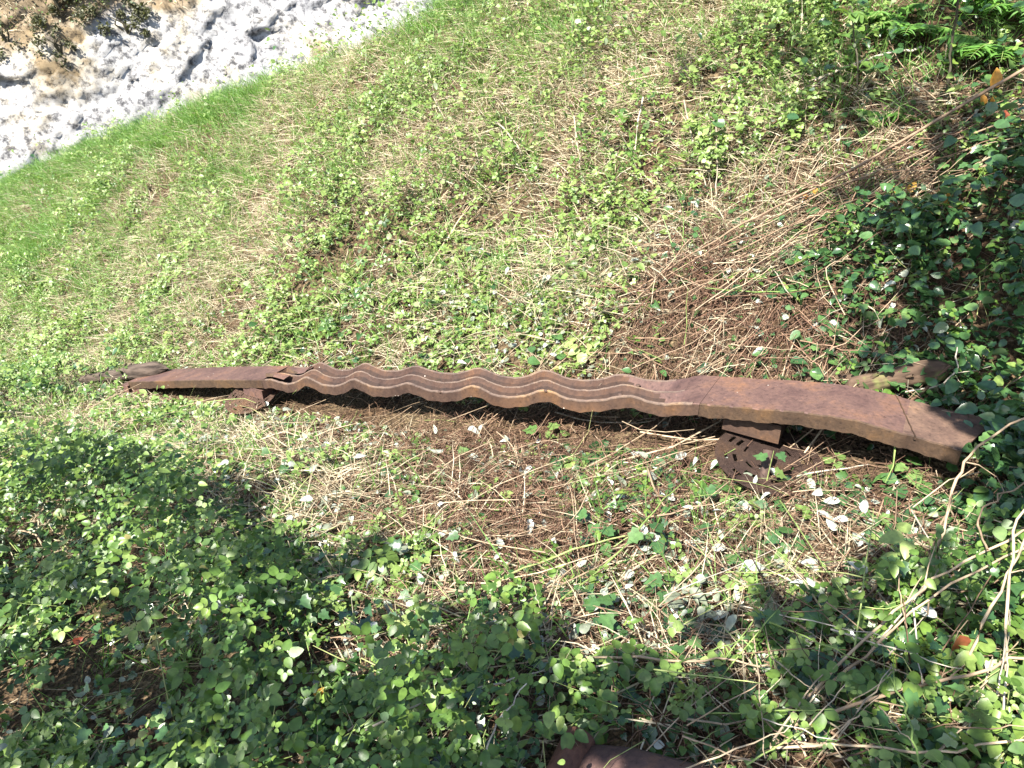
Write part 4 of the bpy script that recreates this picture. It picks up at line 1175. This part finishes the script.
sprig('yellow leaf sprig in the ivy below the orange one', 943, 212, .1, [(0, .03, .055, 1.5), (.03, .0, .06, .2), (-.03, .0, .05, 2.9)], M['yellow'])
sprig('yellow leaf sprig on the twig heap left of the ivy', 905, 195, .1, [(0, .02, .055, .4), (-.03, .0, .05, 2.6)], M['yellow'])
sprig('ochre leaf sprig low on the slanting twig heap', 812, 198, .06, [(0, .02, .04, 1.0), (-.03, .0, .035, 2.6)], M['yellow'])
sprig('dark red leaf sprig at the right edge of the twig heap', 998, 142, .14, [(0, .05, .08, 1.6), (-.02, .0, .06, -1.4)], M['red'])
sprig('red brown curled leaf on the canes at lower right', 958, 632, .2, [(0, .0, .07, -1.0)], M['red'])
sprig('small orange leaf down in the lower left brambles', 316, 693, .1, [(0, .0, .035, .4)], M['yellow'])
sprig('purplish leaf in the lower left brambles', 75, 640, .16, [(0, .0, .035, .2)], M['red'])

# ferns and saplings on the upper right bank
def fern(label, u, v, n, L, hds):
    p = at(u, v, 0); root = empty('fern', p); tag(root, label, 'fern', None)
    for k in range(n):
        hd = hds[0] + (hds[1] - hds[0]) * (k + .5) / n + random.uniform(-.15, .15)
        Lk = L * random.uniform(.8, 1.1); rise = random.uniform(.55, .9)
        parts = []; fs = np.linspace(.12, .98, 16)
        d = np.array([math.cos(hd), math.sin(hd), 0]); sd_ = np.array([-d[1], d[0], 0])
        pos = np.stack([d * Lk * f * .9 + np.array([0, 0, Lk * (rise * f - .65 * f * f)]) for f in fs])
        ln = Lk * .30 * np.sin(np.pi * (fs * .85 + .15)) + .006
        up = np.tile(np.array([-.1, -.2, 1.0]), (len(fs), 1))
        for s in (1, -1):
            ax = sd_ * s + d * .45 + np.array([0, 0, -.15]); parts.append((LANCE, pos, np.tile(ax, (len(fs), 1)) + RNG.normal(0, .08, (len(fs), 3)), up + RNG.normal(0, .15, (len(fs), 3)), ln, np.clip(RNG.normal(.6, .15, len(fs)), 0, 1)))
        fr = link('frond', leaf_mesh('frond', parts, M['fern']), root)
        link('stalk', tube_mesh('stalk', np.concatenate([[[0, 0, -.02]], pos])[None], np.linspace(.003, .001, 17)[None], np.array([.5]), M['greenstem'], 4), fr)
fern('bracken fern at the upper right edge above the orange leaf', 1000, 55, 6, .34, (1.6, 4.6))
fern('bracken fern on the upper right bank left of the dark thin trunk', 915, 35, 6, .30, (1.8, 5.6))
fern('small bracken fern further up on the bank near the top edge', 885, 20, 5, .26, (2, 5.8))
fern('fern half hidden in the dark top right corner', 1015, 15, 6, .34, (2.2, 5))
fern('soft fern below the sapling in the upper right', 880, 118, 6, .22, (2, 6))
def sapling(label, pts, r0, r1, leaves, lsize):
    P = pix(*pts); root = empty('sapling', P[0]); tag(root, label, 'sapling')
    A = np.array([tuple(p - P[0]) for p in P]); f = np.linspace(0, 1, 12); A = np.stack([np.interp(f, np.linspace(0, 1, len(A)), A[:, i]) for i in range(3)], -1) + RNG.normal(0, .003, (12, 3))
    link('trunk', tube_mesh('trunk', A[None], np.linspace(r0, r1, 12)[None], np.array([.4]), M['darkstem'], 7), root)
    for k in range(leaves):
        i = random.randint(4, 11); o = one_leaf('leaf', OVATE, lsize * random.uniform(.7, 1.2), M['bramble'], root, random.uniform(.4, .9), 1.5)
        hd = random.uniform(0, 6.28); orient(o, A[i] + np.array([math.cos(hd) * .02, math.sin(hd) * .02, 0]), (random.gauss(0, .3), random.gauss(-.3, .3), 1), hd)
sapling('thin dark sapling rising out of the frame at the upper right', [(945, 100, 0), (952, 50, .24), (960, -20, .62)], .007, .005, 5, .05)
sapling('slim leafy sapling left of the thin dark sapling', [(858, 95, 0), (856, 50, .24), (851, 5, .46)], .005, .003, 10, .065)
sapling('young leafy shoot near the top edge in the middle right', [(712, 175, 0), (712, 140, .16), (709, 110, .3)], .004, .002, 8, .045)

# shrub and earth plants on the rock face
def cliff_shrub(label, u, v, r, n, seed):
    d2 = (cliff_uv[0] - u) ** 2 + (cliff_uv[1] - v) ** 2
    c = cliff_pts[np.argmin(d2)]
    root = empty('rock_shrub', Vector(c)); tag(root, label, 'shrub')
    near_ = cliff_pts[d2 < (r * 60) ** 2 + 60]; near_ = near_[np.linalg.norm(near_ - c, axis=1) < r * 2.2]
    hub = near_[RNG.integers(0, len(near_), 9)] - c + RNG.normal(0, .05, (9, 3)) + np.array([0, -.1, .1]); hr = RNG.uniform(.15, .5, 9) * r
    pick = RNG.integers(0, 9, n)
    q = hub[pick] + rand_unit(n) * (hr[pick] * RNG.random(n) ** .5)[:, None] * np.array([1.2, .8, 1.1])
    o = link('crown', leaf_mesh('crown', [(OVATE, q, rand_unit(n), rand_unit(n, .8), np.full(n, .06) * RNG.uniform(.6, 1.3, n), np.clip(RNG.normal(.45, .25, n), 0, 1))], M['scrub']), root)
    P = np.array([[[0, 0, -.1], [RNG.normal(0, .1), -.1, r * .3], [RNG.normal(0, r * .4), -.2, r * .8]] for _ in range(5)])
    link('stem', tube_mesh('stem', P, np.tile([[.03, .02, .008]], (5, 1)), RNG.random(5), M['darkstem'], 4), root)
cliff_shrub('olive shrub at the right end of the earth patch of the white rock face', 125, 30, .42, 900, 1)
cliff_shrub('dark olive scrub at the top edge above the white rock face', 60, 6, .5, 900, 2)
cliff_shrub('thin olive scrub right of the larger scrub at the top of the rock face', 90, -2, .45, 700, 3)
cliff_shrub('low olive shrub lowest on the earth patch of the rock face', 62, 48, .3, 350, 4)
cliff_shrub('small shrub at the left edge of the earth patch', 5, 40, .3, 250, 6)
sel = np.where((cliff_soil > .5) & (cliff_uv[0] > -120) & (cliff_uv[0] < 450) & (cliff_uv[1] > -150) & (cliff_uv[1] < 160))[0]
pk = RNG.choice(sel, 5000); n = len(pk)
o = link('cliff_dead_grass', blade_mesh('cliff_dead_grass', cliff_pts[pk] + RNG.normal(0, .04, (n, 3)), nrmz(rand_unit(n, .6) + np.array([.1, -.5, .2])), RNG.uniform(.1, .35, n), np.full(n, .016), np.full(n, .5), RNG.random(n), M['straw']))
tag(o, 'dry grass tufts on the earth patch of the rock face', kind='stuff')
pk = RNG.choice(sel, 3000); n = len(pk)
o = link('cliff_herbs', leaf_mesh('cliff_herbs', [(ROUND, cliff_pts[pk] + RNG.normal(0, .12, (n, 3)), rand_unit(n), rand_unit(n, .8), np.full(n, .055), RNG.random(n) * .6)], M['bank']))
tag(o, 'green herbs on the earth patch of the rock face', kind='stuff')

# ------------------------------------------------------------------ trees behind the camera whose shade falls on the place
def shade_tree(label, spots, base, top, r, seed, leaf=.075, dens=.40):
    """spots: (u, v, distance towards the sun, radius, leaves) of the crown's masses"""
    rg = np.random.default_rng(seed)
    root = empty('shade_tree', Vector((base[0], base[1], gz(base[0], base[1])))); org = np.array(root.location)
    tag(root, label, 'tree')
    q = []; cens = []
    for u, v, dist, rad, n in spots:
        g = np.array(at(u, v, .08)); g = g + np.array(SUN) * max(3.5, (rad * 1.25 + .2 - g[2]) / SUN.z); cens.append(g)
        d = nrmz(rg.normal(size=(n, 3))) * (rad * rg.random(n) ** .45)[:, None]
        # gather into clumps, leaving gaps
        n = int(n * dens); d = d[:n]
        cl = nrmz(rg.normal(size=(max(4, n // 45), 3))) * (rad * rg.random(max(4, n // 45)) ** .4)[:, None]
        pick = cl[rg.integers(0, len(cl), n)]
        d = .30 * d + .85 * pick
        q.append(g + d)
    Q = np.concatenate(q) - org; n = len(Q)
    link('crown', leaf_mesh('crown', [(OVATE, Q, rand_unit(n), rand_unit(n, .6), leaf * RNG.uniform(.7, 1.3, n), RNG.random(n))], M['bramble']), root)
    tp = np.array(top)
    P = np.array([[org * 0, (tp - org) * .35 + rg.normal(0, .05, 3), (tp - org) * .7 + rg.normal(0, .08, 3), tp - org]])
    link('trunk', tube_mesh('trunk', P, np.array([[r, r * .8, r * .6, r * .4]]), np.array([.4]), M['bark'], 9), root)
    A = []
    for c in cens:
        A.append([tp - org, (tp - org) * .55 + (c - org) * .45 + rg.normal(0, .12, 3) + np.array([0, 0, .15]), c - org])
    link('limb', tube_mesh('limb', np.array(A), np.tile([[r * .38, r * .25, .012]], (len(A), 1)), RNG.random(len(A)), M['bark'], 6), root)
SHADE_L = [(40, 470, 6.0, .45, 600), (120, 480, 6.2, .42, 560), (190, 500, 6.0, .36, 420), (60, 560, 5.5, .5, 700), (170, 590, 5.6, .5, 700), (250, 620, 5.4, .42, 560), (70, 680, 5, .5, 700), (180, 720, 5, .5, 700), (300, 720, 5, .42, 560), (400, 690, 5, .3, 330), (-60, 600, 5.5, .55, 600), (-60, 450, 6, .5, 500), (330, 650, 5.2, .28, 260)]
SHADE_B = [(470, 742, 5.5, .3, 360), (560, 722, 5.4, .28, 330), (660, 712, 5.6, .26, 300), (740, 682, 5.6, .24, 260), (640, 782, 5.2, .3, 380), (760, 757, 5.4, .26, 300), (860, 662, 5.6, .22, 220), (450, 652, 5.6, .2, 160), (560, 662, 5.5, .18, 140), (820, 612, 5.6, .2, 150), (940, 742, 5.4, .24, 220), (420, 822, 5, .4, 500), (930, 582, 5.6, .2, 150)]
SHADE_R = [(985, 230, 6.5, .34, 380), (930, 260, 6.4, .3, 260), (1000, 330, 6.3, .32, 360), (960, 400, 6.0, .2, 180), (1010, 440, 6, .28, 300), (980, 500, 6, .2, 170), (1000, 130, 6.8, .36, 300), (900, 110, 7, .4, 240), (820, 60, 7, .4, 200), (960, 30, 7, .45, 300), (870, 200, 6.6, .3, 170), (1060, 250, 6.5, .5, 600), (1060, 450, 6.2, .5, 600), (720, 40, 7.2, .4, 130), (880, 350, 6.3, .22, 120), (972, 432, 3.0, .05, 30)]
shade_tree('tree behind the camera at left whose shade covers the lower left', SHADE_L, (-4.6, -2.8), (-4.2, -2.6, 2.4), .16, 21)
shade_tree('tree behind the camera whose shade dapples the lower edge', SHADE_B, (-1.9, -3.9), (-1.9, -3.4, 2.2), .13, 22, dens=.42)
shade_tree('tree behind the camera at right whose shade dapples the ivy', SHADE_R, (2.2, -2.6), (1.6, -1.9, 2.6), .14, 23, dens=.42)
